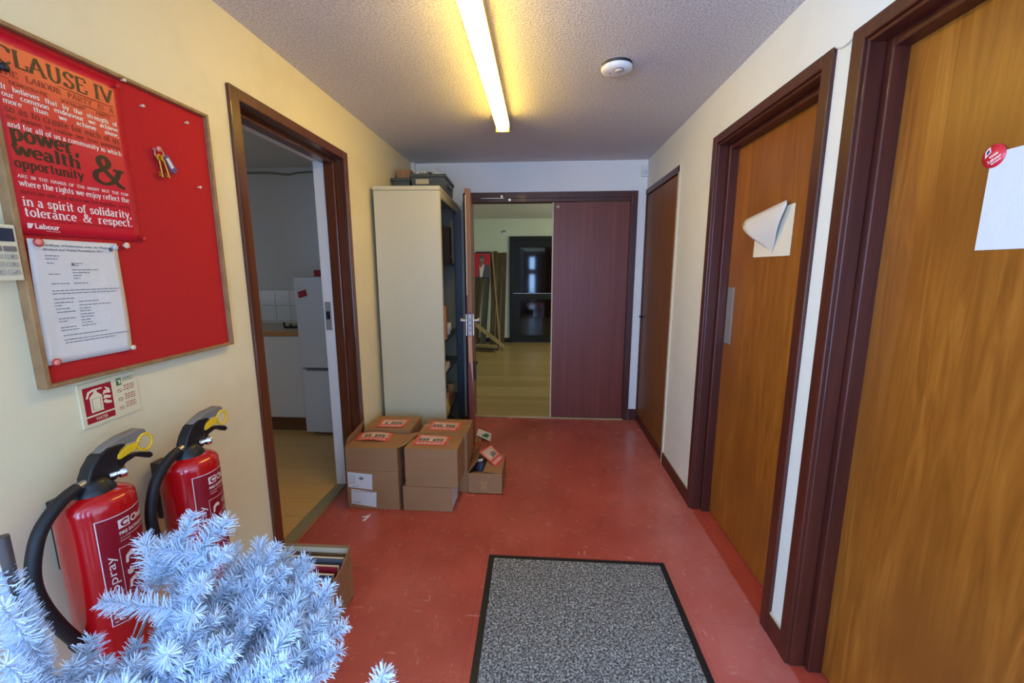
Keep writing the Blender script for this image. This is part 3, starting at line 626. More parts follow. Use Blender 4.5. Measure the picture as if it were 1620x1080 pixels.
# ================================================================== THINGS
# ---- ceiling light
lt = thing('ceiling_light', (-0.245, 2.1, H), 'lit fluorescent batten glowing yellow on the ceiling', 'light')
LX0, LX1, LY0, LY1 = -0.290, -0.208, 1.36, 2.85
MB().box(LX0+0.001, LX1-0.001, LY0, LY1, H-0.050, H).build('batten_body', M_LAMPB, lt, 0.002)
MB().prism([(LX0, H-0.052), (LX0+0.006, H-0.084), (LX0+0.022, H-0.096), (LX1-0.022, H-0.096), (LX1-0.006, H-0.084), (LX1, H-0.050), (LX0, H-0.050)],
           lambda u, v, w_: (u, w_, v), LY0+0.012, LY1-0.020).build('diffuser', M_LAMP, lt)
for a, c in ((LY0, LY0+0.012), (LY1-0.020, LY1)):
    MB().rbox(LX0-0.001, LX1+0.001, a, c, H-0.098, H-0.040, 0.003).build('end_cap', M_LAMPCAP, lt)

# ---- smoke alarm
sa = thing('smoke_alarm', (0.347, 2.205, H), 'round white smoke alarm on the stippled ceiling', 'alarm')
MB().lathe([(0.070, H), (0.070, H-0.010), (0.05, H-0.012)], 0.347, 2.205, 40).build('base', M_BLACKP, sa)
MB().lathe([(0.066, H-0.010), (0.073, H-0.014), (0.073, H-0.022), (0.066, H-0.032), (0.045, H-0.037), (0.0, H-0.0375)], 0.347, 2.205, 44).build('cover', M_WHITEP, sa)
MB().lathe([(0.0225, H-0.0365), (0.0225, H-0.0385), (0.0195, H-0.0385), (0.0195, H-0.0365)], 0.352, 2.175, 28).build('button_groove', M_BLACKP, sa)
MB().lathe([(0.0195, H-0.036), (0.0195, H-0.040), (0.0, H-0.0405)], 0.352, 2.175, 28).build('test_button', M_WHITEP, sa)
MB().lathe([(0.004, H-0.036), (0.004, H-0.0385), (0.0, H-0.0385)], 0.315, 2.205, 12).build('indicator', M_GREYP, sa)

# ---- small wall fittings
ms = thing('motion_sensor', (0.915, YB, 2.30), 'small white motion sensor high in the far right corner', 'sensor')
MB().rbox(0.878, 0.934, YB-0.035, YB, 2.255, 2.345, 0.006).build('housing', M_WHITEP, ms)
MB().rbox(0.888, 0.926, YB-0.039, YB-0.033, 2.268, 2.31, 0.003).build('lens', mat('sensor_lens', S(200, 205, 205), 0.3), ms)
wb = thing('junction_box', (-0.765, YB, 2.035), 'small white box on the end wall beside the top of the open door', 'box')
MB().rbox(-0.80, -0.724, YB-0.035, YB, 2.012, 2.066, 0.003).build('housing', M_WHITEP, wb)
MB().tube(catmull([(-0.79, YB-0.02, 2.012), (-0.77, YB-0.03, 1.985), (-0.73, YB-0.03, 1.98), (-0.72, YB-0.01, 2.0)], 6), 0.005, 8).build('cable', M_CABLE, wb)
cb = tag(MB().tube(catmull([(XR-0.003, 1.57, 2.150), (XR-0.004, 1.545, 2.143), (XR-0.004, 1.52, 2.133), (XR-0.004, 1.49, 2.133), (XR-0.004, 1.463, 2.140), (XR-0.003, 1.44, 2.150)], 6), 0.0028, 8).build('cable', M_CABLE), 'thin white cable bridging the tops of the two near right door frames', 'cable')

# ---- notice board
BX = XL
nb = thing('notice_board', (XL, 1.205, 1.17), 'red felt notice board in an oak frame on the left wall', 'notice board')
BY0, BY1, BZ0, BZ1 = 0.884, 1.502, 1.172, 1.980
MB().box(XL+0.002, XL+0.012, BY0+0.01, BY1-0.01, BZ0+0.01, BZ1-0.01).build('felt', M_FELT, nb)
b = MB()
for y0, y1, z0, z1 in ((BY0, BY0+0.012, BZ0, BZ1), (BY1-0.010, BY1, BZ0, BZ1), (BY0+0.012, BY1-0.010, BZ0, BZ0+0.010), (BY0+0.012, BY1-0.010, BZ1-0.010, BZ1)): b.box(XL, XL+0.026, y0, y1, z0, z1)
b.build('frame', M_OAK, nb, 0.002)
FX = XL+0.012      # felt surface

# ---- poster on the board: a slightly cockled sheet
def cockle(y, z, amp): return amp*(0.5+0.5*math.sin(y*21+z*5)*math.cos(z*11+1.2))
def sheet(y0, y1, z0, z1, x, amp, th=0.0006, ny=14, nz=18, shear=0.0, curl=0.0):
    mb = MB(); vs = []
    for s_ in (0, th):
        for j in range(nz+1):
            for i in range(ny+1):
                u, v = i/ny, j/nz
                z = z0+(z1-z0)*v; y = y0+(y1-y0)*u + shear*(1-v)
                vs.append((x+s_+cockle(y, z, amp)+curl*max(0, 0.12-v)**2*60, y, z))
    n = (ny+1)*(nz+1)
    fs = []
    for j in range(nz):
        for i in range(ny):
            a = j*(ny+1)+i
            fs += [(a, a+ny+1, a+ny+2, a+1), (n+a, n+a+1, n+a+ny+2, n+a+ny+1)]
    ed = [i for i in range(ny+1)] + [j*(ny+1)+ny for j in range(1, nz+1)] + [nz*(ny+1)+i for i in range(ny-1, -1, -1)] + [j*(ny+1) for j in range(nz-1, 0, -1)]
    for k in range(len(ed)):
        a, c = ed[k], ed[(k+1) % len(ed)]; fs.append((a, c, c+n, a+n))
    return mb.add(vs, fs, True)
PX = FX+0.001
ps = thing('poster', (PX, 1.045, 1.53), 'red poster of black and white slab lettering pinned to the notice board', 'poster')
PY0, PY1, PZ0, PZ1 = 0.893, 1.189, 1.532, 1.958
sheet(PY0, PY1, PZ0, PZ1, PX, 0.003).build('paper', M_POSTER, ps)
def pf(y, z): return (PX+0.0012+cockle(y, z, 0.003), y, z)
def line(m, fn=slab_text, *a, **kw):
    mb = MB(); fn(mb, *a, **kw); return mb.build('lettering', m, ps)
WK = dict(thick=0.14, thin=0.065)
line(M_PRINTK, slab_text, 'CLAUSE IV', pf, 0.912, 1.894, 0.258, 0.050, 0.15, 0.06)
line(M_PRINTR, rect, pf, 0.912, 1.170, 1.8865, 1.8885)
line(M_PRINTR, rect, pf, 0.912, 1.170, 1.8640, 1.8652)
line(M_PRINTR, slab_text, 'THE LABOUR PARTY IS A', pf, 0.914, 1.8700, 0.253, 0.0180, 0.13, 0.05)
line(M_PRINTR, slab_text, 'DEMOCRATIC SOCIALIST PARTY', pf, 0.930, 1.8530, 0.225, 0.0115, 0.13, 0.05)
for txt, z, sz, m, kw in (('It believes that by the strength of', 1.8385, 0.0150, M_PRINTW, WK), ('our common endeavour we achieve', 1.8245, 0.0150, M_PRINTW, WK), ('more than we achieve alone,', 1.8105, 0.0150, M_PRINTW, WK),
        ('so as to create for each of us', 1.7925, 0.0215, M_PRINTR, WK), ('the means to realise our true potential', 1.7780, 0.0140, M_PRINTR, WK), ('and for all of us a community in which', 1.7620, 0.0160, M_PRINTW, WK),
        ('ARE IN THE HANDS OF THE MANY NOT THE FEW', 1.6555, 0.0098, M_PRINTW, WK), ('where the rights we enjoy reflect the', 1.6375, 0.0185, M_PRINTW, WK), ('duties we owe, and where we live together, freely,', 1.6205, 0.0140, M_PRINTR, WK),
        ('in a spirit of solidarity,', 1.5945, 0.0275, M_PRINTW, WK), ('tolerance & respect.', 1.5715, 0.0275, M_PRINTW, WK)):
    line(m, slab_text, txt, pf, 0.913, z, 0.257, sz, **kw)
line(M_PRINTK, slab_text, 'power,', pf, 0.914, 1.7355, 0.142, 0.047, 0.17, 0.08, False)
line(M_PRINTK, slab_text, 'wealth', pf, 0.914, 1.7035, 0.142, 0.040, 0.17, 0.08, False)
line(M_PRINTK, slab_text, 'opportunity', pf, 0.912, 1.6770, 0.146, 0.030, 0.16, 0.08, False)
line(M_PRINTK, slab_text, '&', pf, 1.080, 1.6765, 0.090, 0.100, 0.14, 0.07, False)
line(M_PRINTR, rect, pf, 0.914, 1.170, 1.5655, 1.5668)
line(M_PRINTW, put_sans, 'Labour', pf, 0.929, 1.5450, 0.052, 0.0125, 0.03)
line(M_PRINTW, poly, pf, [(0.914, 1.545), (0.921, 1.545), (0.927, 1.5565), (0.914, 1.5565)])
line(M_PRINTW, put_sans, 'labour.org.uk', pf, 0.951, 1.5395, 0.030, 0.0035)

# ---- certificate
ct = thing('certificate', (FX, 1.0, 1.225), 'crumpled white printed certificate pinned below the poster', 'paper')
sheet(0.906, 1.115, 1.226, 1.522, FX+0.001, 0.007, shear=-0.004).build('paper', M_PAPER, ct)
def cf(y, z):
    v = (z-1.226)/0.296
    return (FX+0.0024+cockle(y, z, 0.007), y, z)
ik = MB(); r_ = random.Random(3)
put_sans(ik, 'Certificate of Registration under the Waste', cf, 0.934, 1.5045, 0.155, 0.0070, 0.02)
put_sans(ik, '(England and Wales) Regulations 2011', cf, 0.934, 1.4945, 0.140, 0.0070, 0.02)
for y0, y1, z in ((.936,.966,1.483),(.936,.962,1.476),(.938,.954,1.466),(.990,1.016,1.466),(.990,1.008,1.461),(.990,1.054,1.450),(.990,1.03,1.443),(.991,1.01,1.436),(.991,1.006,1.429),(.938,.962,1.440),(.940,.980,1.417),(.990,1.022,1.417),
                 (.940,1.100,1.400),(.940,1.090,1.393),(.941,.985,1.380),(.941,.982,1.371),(.941,.956,1.364),(.942,.972,1.356),(.943,.984,1.348),(.994,1.04,1.371),(.994,1.07,1.362),(.994,1.02,1.354),(.994,1.02,1.347),(.994,1.025,1.339),(.994,1.025,1.332),(.994,1.015,1.324),(.994,1.02,1.317),(.994,1.026,1.310),
                 (.944,.982,1.332),(.944,.965,1.325),(.945,.980,1.310),(.945,.985,1.303),(.948,1.05,1.290),(.948,1.105,1.279),(.949,1.07,1.272)):
    bars(ik, cf, y0, y1, z, 0.0019, r_, (0.004, 0.012), 0.0016)
ik.build('print', M_INK, ct)
for y, z, r in ((0.9945, 1.4645, 0.0035), (1.096, 1.505, 0.006)):
    b = MB(); disc(b, cf, y, z, r); b.build('emblem', M_INK, ct)

# ---- drawing pins
def pin(name, y, z, m, label, r=0.0065, x=FX, rimm=None):
    t = thing(name, (x, y, z), label, 'pin', 'pins on the notice board')
    MB().lathe([(r*0.55, x), (r*0.55, x+0.006), (r, x+0.008), (r, x+0.0105), (r*0.7, x+0.0125), (0.0, x+0.013)], y, 0, 16, 'x', z).build('head', m, t)
    if rimm: MB().lathe([(r*0.9, x+0.0070), (r*1.35, x+0.0075), (r*1.35, x+0.0095), (r*0.9, x+0.0100)], y, 0, 18, 'x', z).build('rim', rimm, t)
    return t
PS = FX+0.007
pin('drawing_pin', 0.921, 1.514, M_PINK, 'pink pin with a red rim at the top left of the certificate', 0.0075, PS, M_PINR)
pin('drawing_pin', 1.099, 1.511, M_PINC, 'clear grey pin at the top right of the certificate', 0.007, PS)
pin('drawing_pin', 1.106, 1.233, M_PINW, 'white pin at the bottom right of the certificate', 0.007, PS)
pin('drawing_pin', 0.913, 1.232, M_PINK, 'pink pin with a red rim at the bottom left of the certificate', 0.007, PS, M_PINR)
pin('drawing_pin', 1.139, 1.518, M_PINW, 'cream pin in the felt just right of the certificate top', 0.0085)
pin('drawing_pin', 1.253, 1.922, M_PINW, 'white pin in bare felt nearest the top right of the poster', 0.0045)
pin('drawing_pin', 1.410, 1.926, M_PINW, 'white pin in bare felt near the top right corner of the board', 0.0045)
pin('drawing_pin', 1.433, 1.728, M_PINW, 'white pin in bare felt below and right of the keys', 0.0045)
pin('drawing_pin', 1.193, 1.966, M_PINW, 'white pin in the top frame edge above the poster corner', 0.0045, XL+0.024)
pin('drawing_pin', 1.179, 1.945, M_PINR, 'red pin through the top right corner of the poster', 0.006, PX+0.003)
pin('drawing_pin', 0.921, 1.882, M_BLACKP, 'large black pin below the poster heading', 0.009, PX+0.003)
pin('drawing_pin', 1.196, 1.540, M_PINR, 'red pin beside the bottom right corner of the poster', 0.0055)

# ---- keys on a hook
ky = thing('key_bunch', (FX+0.012, 1.281, 1.808), 'two brass keys with a blue tag hanging on the felt board', 'keys')
MB().tube([(FX+0.012+0.0*a, 1.284+0.016*math.cos(2*PI*a/24), 1.797+0.016*math.sin(2*PI*a/24)) for a in range(25)], 0.0016, 8, False).build('ring', M_STEEL, ky)
for dy, a, nm in ((0.0, 0.10, 'key'), (0.010, 0.28, 'key')):
    kb = MB(); x = FX+0.010+dy*0.4
    R = lambda u, v: (1.280+dy+u*math.cos(a)-v*math.sin(a), 1.790+u*math.sin(a)+v*math.cos(a))
    bow = [R(0.010*math.cos(2*PI*i/16), -0.004+0.010*math.sin(2*PI*i/16)) for i in range(16)]
    kb.prism([(p[0], p[1]) for p in bow], lambda u, v, w_: (w_, u, v), x, x+0.003)
    p0, p1 = R(0, -0.012), R(0, -0.060)
    kb.tube([(x+0.0015, p0[0], p0[1]), (x+0.0015, p1[0], p1[1])], 0.0028, 8)
    for v0, v1 in ((-0.057, -0.052), (-0.049, -0.046)):
        q = [R(0, v0), R(-0.013, v0), R(-0.013, v1), R(0, v1)]
        kb.prism(q, lambda u, v, w_: (w_, u, v), x, x+0.003)
    kb.build(nm, M_BRASS, ky)
tg = MB().prism([(1.292, 1.792), (1.304, 1.800), (1.334, 1.760), (1.322, 1.746), (1.309, 1.754)], lambda u, v, w_: (w_, u, v), FX+0.016, FX+0.020).build('tag', mat('blue_tag', S(84, 66, 120), 0.4), ky)
MB().prism([(1.296, 1.786), (1.305, 1.792), (1.322, 1.766), (1.312, 1.760)], lambda u, v, w_: (w_, u, v), FX+0.020, FX+0.0205).build('tag_label', M_PAPER, tg)
MB().lathe([(0.004, FX), (0.004, FX+0.014), (0.008, FX+0.016), (0.008, FX+0.020), (0.0, FX+0.022)], 1.279, 0, 16, 'x', 1.810).build('hook', M_PINK, ky)

# ---- alarm keypad at the left edge
kp = thing('alarm_keypad', (XL, 0.82, 1.43), 'beige alarm keypad with a dark screen left of the notice board', 'keypad')
MB().rbox(XL, XL+0.030, 0.760, 0.880, 1.428, 1.548, 0.004).build('case', M_BEIGE, kp)
MB().box(XL+0.029, XL+0.0315, 0.770, 0.874, 1.512, 1.540).build('screen', mat('lcd_dark', S(46, 54, 70), 0.2), kp)
for r in range(4):
    for c in range(4):
        y = 0.774+c*0.026; z = 1.491-r*0.0165
        kk = MB().rbox(XL+0.029, XL+0.034, y, y+0.021, z, z+0.011, 0.002).build('button', mat('button_grey', S(176, 170, 152), 0.5) if r else mat('button_dark', S(122, 112, 104), 0.5), kp)
        if r:
            mk = MB()
            if c == 3:
                for (a0, b0), (a1, b1) in (((0.006, 0.004), (0.009, 0.002)), ((0.009, 0.002), (0.015, 0.009))) if r == 3 else (((0.008, 0.003), (0.013, 0.008)), ((0.013, 0.003), (0.008, 0.008))):
                    mk.tube([(XL+0.0342, y+a0, z+b0), (XL+0.0342, y+a1, z+b1)], 0.0006, 5)
            else: put_sans(mk, str((r-1)*3+c+1), lambda u, v: (XL+0.0342, u, v), y+0.008, z+0.0025, 0.004, 0.006)
            mk.build('mark', M_INK, kk)

# ---- extinguisher notice
fs_ = thing('fire_notice', (XL, 1.05, 1.03), 'photoluminescent fire extinguisher notice below the notice board', 'sign')
nq = lambda u, v, x=0.0: (XL+0.004+x, 0.965+0.158*u+0.006*(1-v)*0, 1.040+0.118*v+0.004*u)
MB().hexa([nq(0,0,-0.004), nq(1,0,-0.004), nq(1,1,-0.004), nq(0,1,-0.004), nq(0,0), nq(1,0), nq(1,1), nq(0,1)]).build('panel', mat('pale_green_panel', S(226, 212, 172), 0.45), fs_)
f1 = lambda u, v: nq(u, v, 0.0004); f2 = lambda u, v: nq(u, v, 0.0008)
rdm = MB(); rect(rdm, f1, 0.06, 0.53, 0.26, 0.90); rect(rdm, f1, 0.06, 0.53, 0.08, 0.22)
for cy in (0.62, 0.41, 0.20): ring(rdm, f1, 0.66, cy, 0.045, 0.008); poly(rdm, f1, [(0.628, cy+0.03), (0.636, cy+0.036), (0.692, cy-0.03), (0.684, cy-0.036)])
for x0, x1, z0, z1 in ((0.74, 0.93, 0.54, 0.74), (0.74, 0.93, 0.34, 0.52), (0.74, 0.93, 0.12, 0.32)): bars(rdm, f1, x0, x1, z1-0.04, 0.02, r_, (.02, .05), .012); bars(rdm, f1, x0, x1, z1-0.09, 0.02, r_, (.02, .05), .012); bars(rdm, f1, x0, x1, z1-0.14, 0.02, r_, (.02, .05), .012)
rdm.build('red_print', mat('notice_red', S(164, 22, 42), 0.4), fs_)
crm = MB()
rect(crm, f2, 0.15, 0.35, 0.31, 0.66); poly(crm, f2, [(0.15, 0.66), (0.35, 0.66), (0.29, 0.74), (0.21, 0.74)]); rect(crm, f2, 0.22, 0.28, 0.74, 0.80)
poly(crm, f2, [(0.28, 0.80), (0.37, 0.80), (0.37, 0.83), (0.22, 0.84), (0.13, 0.80), (0.09, 0.66), (0.12, 0.65), (0.16, 0.76), (0.22, 0.79)])
for dz in (0.0, 0.135, 0.27):
    poly(crm, f2, [(0.36, 0.60+dz*0.6-0.12), (0.41, 0.55+dz*0.9-0.12), (0.49, 0.55+dz*0.9-0.14), (0.50, 0.60+dz*0.9-0.14), (0.43, 0.60+dz*0.9-0.10), (0.39, 0.66+dz*0.75-0.12)])
poly(crm, f2, [(0.41, 0.84), (0.43, 0.76), (0.49, 0.70), (0.49, 0.76), (0.44, 0.80)])
put_sans(crm, 'WATER', f2, 0.20, 0.115, 0.20, 0.07, 0.01)
crm.build('cream_symbols', mat('notice_cream', S(232, 214, 178), 0.45), fs_)
gk = MB(); outline(gk, f2, 0.18, 0.32, 0.35, 0.62, 0.008); gk.build('icon_outline', M_INK, fs_)
gg = MB(); rect(gg, f1, 0.62, 0.71, 0.75, 0.92); bars(gg, f1, 0.74, 0.93, 0.88, 0.02, r_, (.02, .05), .012); bars(gg, f1, 0.74, 0.93, 0.83, 0.02, r_, (.02, .05), .012); gg.build('green_print', M_GREEN, fs_)
ic = MB(); disc(ic, f2, 0.655, 0.87, 0.018); poly(ic, f2, [(0.66, 0.78), (0.70, 0.80), (0.69, 0.90), (0.665, 0.84)]); ic.build('green_symbol', mat('notice_cream', (1, 1, 1, 1)), fs_)

# ---- fire extinguishers
RX = 0.0755
def extinguisher():
    cx, cy = -1.078, 0.876
    t = thing('fire_extinguisher', (cx, cy, 0.462), 'nearer red water fire extinguisher beside the white tree', 'fire extinguisher', 'water extinguishers hung on the left wall')
    MB().lathe([(0.05, 0.482), (0.068, 0.486), (RX, 0.498), (RX, 0.890), (RX*0.985, 0.902), (0.068, 0.912), (0.054, 0.9195), (0.040, 0.924), (0.034, 0.926)], cx, cy, 56).build('cylinder', M_RED, t)
    MB().lathe([(0.043, 0.9225), (0.042, 0.928), (0.036, 0.936), (0.030, 0.946), (0.024, 0.954), (0.0, 0.955)], cx, cy, 32).build('collar', M_BLACKP, t)
    yz = lambda u, v, w_: (w_, cy+u, v)
    hb = MB().prism([(-0.022, 0.93), (-0.018, 0.962), (-0.006, 0.985), (0.012, 1.006), (0.036, 1.018), (0.07, 1.014), (0.084, 1.007), (0.064, 0.998), (0.056, 0.985), (0.052, 0.970), (0.056, 0.948), (0.045, 0.93)], yz, cx-0.017, cx+0.017).build('valve_head', M_BLACKP, t, 0.004)
    MB().prism([(0.016, 1.010), (0.039, 1.022), (0.074, 1.032), (0.125, 1.034), (0.140, 1.027), (0.143, 1.017), (0.125, 1.010), (0.108, 1.004), (0.084, 1.007), (0.06, 1.012)], yz, cx-0.014, cx+0.014).build('squeeze_lever', M_GREYP, t, 0.004)
    MB().prism([(0.045, 0.958), (0.056, 0.977), (0.084, 0.978), (0.122, 0.969), (0.150, 0.957), (0.156, 0.945), (0.146, 0.940), (0.130, 0.950), (0.108, 0.963), (0.079, 0.958), (0.062, 0.945)], yz, cx-0.012, cx+0.012).build('carry_handle', M_BLACKP, t, 0.004)
    yp = MB().prism([(0.054, 0.980), (0.060, 0.976), (0.100, 0.984), (0.112, 0.990), (0.112, 1.002), (0.096, 1.000), (0.088, 1.004), (0.066, 0.996), (0.055, 0.990)], yz, cx+0.010, cx+0.018).build('safety_clip', M_YELLOW, t, 0.002)
    MB().tube([(cx+0.014, cy+0.132+0.021*math.cos(2*PI*i/28), 0.993+0.022*math.sin(2*PI*i/28)) for i in range(29)], 0.0035, 8, False).build('pull_ring', M_YELLOW, yp)
    gp = MB().tube([(cx+0.012, cy+0.03, 0.946), (cx+0.020, cy+0.047, 0.946), (cx+0.0205, cy+0.048, 0.946), (cx+0.026, cy+0.060, 0.945)], [0.009, 0.009, 0.013, 0.013], 16)
    gp.build('pressure_plug', M_CHROME, t)
    MB().tube([(cx+0.004, cy-0.005, 0.955), (cx+0.004, cy-0.050, 0.945)], [0.0095, 0.0085], 14).build('hose_coupling', M_STEEL, t)
    hs = catmull([(cx+0.004, cy-0.035, 0.949), (cx+0.006, cy-0.075, 0.936), (cx+0.008, cy-0.118, 0.900), (cx+0.008, cy-0.140, 0.850), (cx+0.008, cy-0.149, 0.795), (cx+0.008, cy-0.142, 0.735), (cx+0.008, cy-0.121, 0.662), (cx+0.006, cy-0.092, 0.590)], 7)
    ho = MB().tube(hs, 0.0135, 16).build('hose', M_RUBBER, t)
    MB().tube([(cx+0.006, cy-0.094, 0.595), (cx+0.006, cy-0.074, 0.535)], [0.0165, 0.0125], 16).build('nozzle', M_BLACKP, ho)
    MB().box(XL+0.001, cx-RX+0.012, cy-0.02, cy+0.02, 0.72, 0.90).build('wall_bracket', M_BLACKP, t)
    # label wrapped round the front of the cylinder; s = arc length from the left edge
    a0 = math.radians(-46)
    def lf_(rr):
        def f(s, z):
            a = a0 + s/RX
            return (cx+(RX+rr)*math.cos(a), cy+(RX+rr)*math.sin(a), z)
        return f
    def grid(mb, f, s0, s1, z0, z1, n=22):
        mb.add([f(s0+(s1-s0)*i/n, z) for z in (z0, z1) for i in range(n+1)], [(i, i+1, n+2+i, n+1+i) for i in range(n)], True)
    L0, L1, ZB, ZT = 0.0, 0.150, 0.598, 0.874
    lb = MB(); grid(lb, lf_(0.0005), L0, L1, ZB, ZT); lab = lb.build('label', M_LABELRED, t)
    p = MB(); f = lf_(0.001)
    for s0, s1, z0, z1 in ((L0, L1, ZT-0.002, ZT), (L0, L1, ZB, ZB+0.002)): grid(p, f, s0, s1, z0, z1)
    grid(p, f, L0, L0+0.002, ZB, ZT, 1); grid(p, f, L1-0.002, L1, ZB, ZT, 1)
    # logo box with a C and the name
    grid(p, f, 0.040, 0.0655, 0.837, 0.8595, 6)
    put_sans(p, 'Chubb', f, 0.068, 0.839, 0.056, 0.0185, 0.035)
    put_sans(p, 'FIRE EXTINGUISHER', f, 0.040, 0.8210, 0.088, 0.0085, 0.03)
    put_sans(p, 'A 6 LITRE WATER EXTINGUISHER', f, 0.040, 0.8120, 0.082, 0.0035, 0.01)
    bars(p, f, 0.040, 0.062, 0.8050, 0.002, r_, (0.003, 0.008), 0.0015)
    for s0, s1, z0, z1 in ((0.034, 0.140, 0.788, 0.7895), ): grid(p, f, s0, s1, z0, z1)
    grid(p, f, 0.034, 0.0352, 0.610, 0.789, 1)
    # pictograms: hand on lever, flame, hand with hose, class box
    for zc in (0.757, 0.690):
        poly(p, f, [(0.043, zc-0.012), (0.049, zc-0.012), (0.050, zc-0.002), (0.054, zc+0.003), (0.060, zc+0.003), (0.066, zc+0.001), (0.066, zc+0.010), (0.060, zc+0.014), (0.052, zc+0.013), (0.045, zc+0.007)])
    poly(p, f, [(0.046, 0.712), (0.054, 0.712), (0.058, 0.719), (0.056, 0.727), (0.053, 0.722), (0.051, 0.733), (0.047, 0.724), (0.044, 0.728), (0.043, 0.718)])
    for i in range(3): poly(p, f, [(0.060, 0.716+i*0.007), (0.072, 0.722+i*0.007), (0.072, 0.724+i*0.007), (0.060, 0.718+i*0.007)])
    outline(p, f, 0.043, 0.058, 0.640, 0.660, 0.001); outline(p, f, 0.060, 0.074, 0.640, 0.660, 0.001)
    put_sans(p, 'A', f, 0.0635, 0.6445, 0.007, 0.011, 0.02)
    put_sans(p, 'A', f, 0.0475, 0.6445, 0.006, 0.009, 0.0)
    for i, zc in enumerate((0.766, 0.738, 0.706)):
        put_sans(p, str(i+1), f, 0.078, zc-0.004, 0.003, 0.008, 0.02)
        for q in range(3): bars(p, f, 0.084, 0.128, zc+0.005-q*0.006, 0.0026, r_, (0.004, 0.010), 0.002)
    for q in range(4): bars(p, f, 0.084, 0.128, 0.668-q*0.007, 0.0026, r_, (0.004, 0.010), 0.002)
    # product word set sideways up the left edge
    g2 = lambda u, v: f(0.026-v, u)
    put_sans(p, 'HYDRO', g2, 0.606, 0.0, 0.072, 0.020, 0.02)
    put_sans(p, 'Spray', g2, 0.686, -0.003, 0.092, 0.022, 0.0)
    p.build('label_print', M_PRINTW, lab)
    cm = MB(); f3 = lf_(0.0015); put_sans(cm, 'C', f3, 0.0445, 0.8395, 0.0175, 0.0175, 0.05); cm.build('logo_letter', M_LABELRED, lab)
    return t
e1 = extinguisher()
e2 = copy_tree(e1); e2.location = (-1.060, 1.130, 0.440); e2['label'] = 'farther red water fire extinguisher nearest the kitchen doorway'

# ---- papers on the right hand doors
DX = XR+0.097
nt = thing('torn_notice', (DX, 2.05, 1.50), 'blank white notice with its top folded over on the middle right door', 'paper')
nf = lambda y, z, x=0.0: (DX-0.0015-x, y, z)
MB().slab([nf(2.170, 1.506), nf(1.862, 1.506), nf(1.858, 1.716), nf(2.165, 1.706)], 0.001, (-1, 0, 0)).build('backing_sheet', M_PAPER2, nt)
n_ = 10; vs = []
for i in range(n_+1):
    t_ = i/n_
    for j in range(n_+1):
        s_ = j/n_
        a = Vector((0, 2.236, 1.692)).lerp(Vector((0, 1.905, 1.734)), s_)
        c = Vector((0, 2.250, 1.662)).lerp(Vector((0, 1.885, 1.714)), s_)
        tip = Vector((0, 2.000, 1.522))
        p_ = a.lerp(c.lerp(tip, 0.0) if t_ < 0.12 else c.lerp(tip, (t_-0.12)/0.88), min(1, t_*8))
        vs.append((DX-0.006-0.035*math.sin(PI*min(1, t_+0.15))*(0.5+0.5*(1-s_)), p_.y, p_.z))
fsx = [(i*(n_+1)+j, i*(n_+1)+j+1, (i+1)*(n_+1)+j+1, (i+1)*(n_+1)+j) for i in range(n_) for j in range(n_)]
fo = MB().add(vs, fsx, True).build('folded_sheet', M_PAPER, nt); md = fo.modifiers.new('thickness', 'SOLIDIFY'); md.thickness = 0.0008
wp = thing('paper_sheet', (DX, 1.0, 1.49), 'blank white sheet stuck on the nearest right hand door', 'paper')
MB().slab([nf(1.099, 1.494), nf(0.880, 1.494), nf(0.880, 1.712), nf(1.099, 1.712)], 0.0012, (-1, 0, 0)).build('paper', M_PAPER, wp)
sk = thing('round_sticker', (DX-0.003, 1.093, 1.705), 'round red sticker with white lettering holding the corner of the white sheet', 'sticker')
sf = lambda u, v: (DX-0.0036, 1.093-u*math.cos(0.45)+v*math.sin(0.45), 1.705+u*math.sin(0.45)+v*math.cos(0.45))
MB().lathe([(0.0, DX-0.0035), (0.0262, DX-0.0035), (0.0262, DX-0.0026), (0.0, DX-0.0026)], 1.093, 0, 36, 'x', 1.705).build('disc', mat('sticker_red', S(222, 44, 54), 0.4), sk)
b = MB()
put_sans(b, 'vote', sf, -0.010, -0.001, 0.020, 0.0065, 0.03); put_sans(b, 'Labour', sf, -0.015, -0.0105, 0.030, 0.0075, 0.03); bars(b, sf, -0.010, 0.012, -0.0165, 0.003, r_, (0.003, 0.006), 0.001)
poly(b, sf, [(-0.018, 0.006), (-0.002, 0.012), (0.000, 0.0245), (-0.012, 0.021)])
b.build('white_print', M_PRINTW, sk)
b = MB(); sg = lambda u, v: tuple(Vector(sf(u, v))+Vector((-0.0004, 0, 0))); poly(b, sg, [(-0.013, 0.010), (-0.004, 0.0135), (-0.003, 0.020), (-0.010, 0.018)]); b.build('flag_corner', M_PDK, sk)

# ---- doormat
dm = thing('doormat', (0.19, 1.5, 0), 'grey speckled doormat with a black rubber border', 'mat')
MT = [(-0.250, 1.941), (0.628, 1.937), (0.635, 0.72), (-0.229, 0.724)]
def inset(q, d):
    c = Vector((sum(p[0] for p in q)/4, sum(p[1] for p in q)/4)); return [((p[0]-math.copysign(d, p[0]-c.x)), (p[1]-math.copysign(d, p[1]-c.y))) for p in q]
MB().prism(MT[::-1], lambda u, v, w_: (u, v, w_), 0.0005, 0.005).build('border', M_RUBBER, dm, 0.002)
MB().prism(inset(MT, 0.028)[::-1], lambda u, v, w_: (u, v, w_), 0.004, 0.009).build('pile', M_MAT, dm, 0.002)

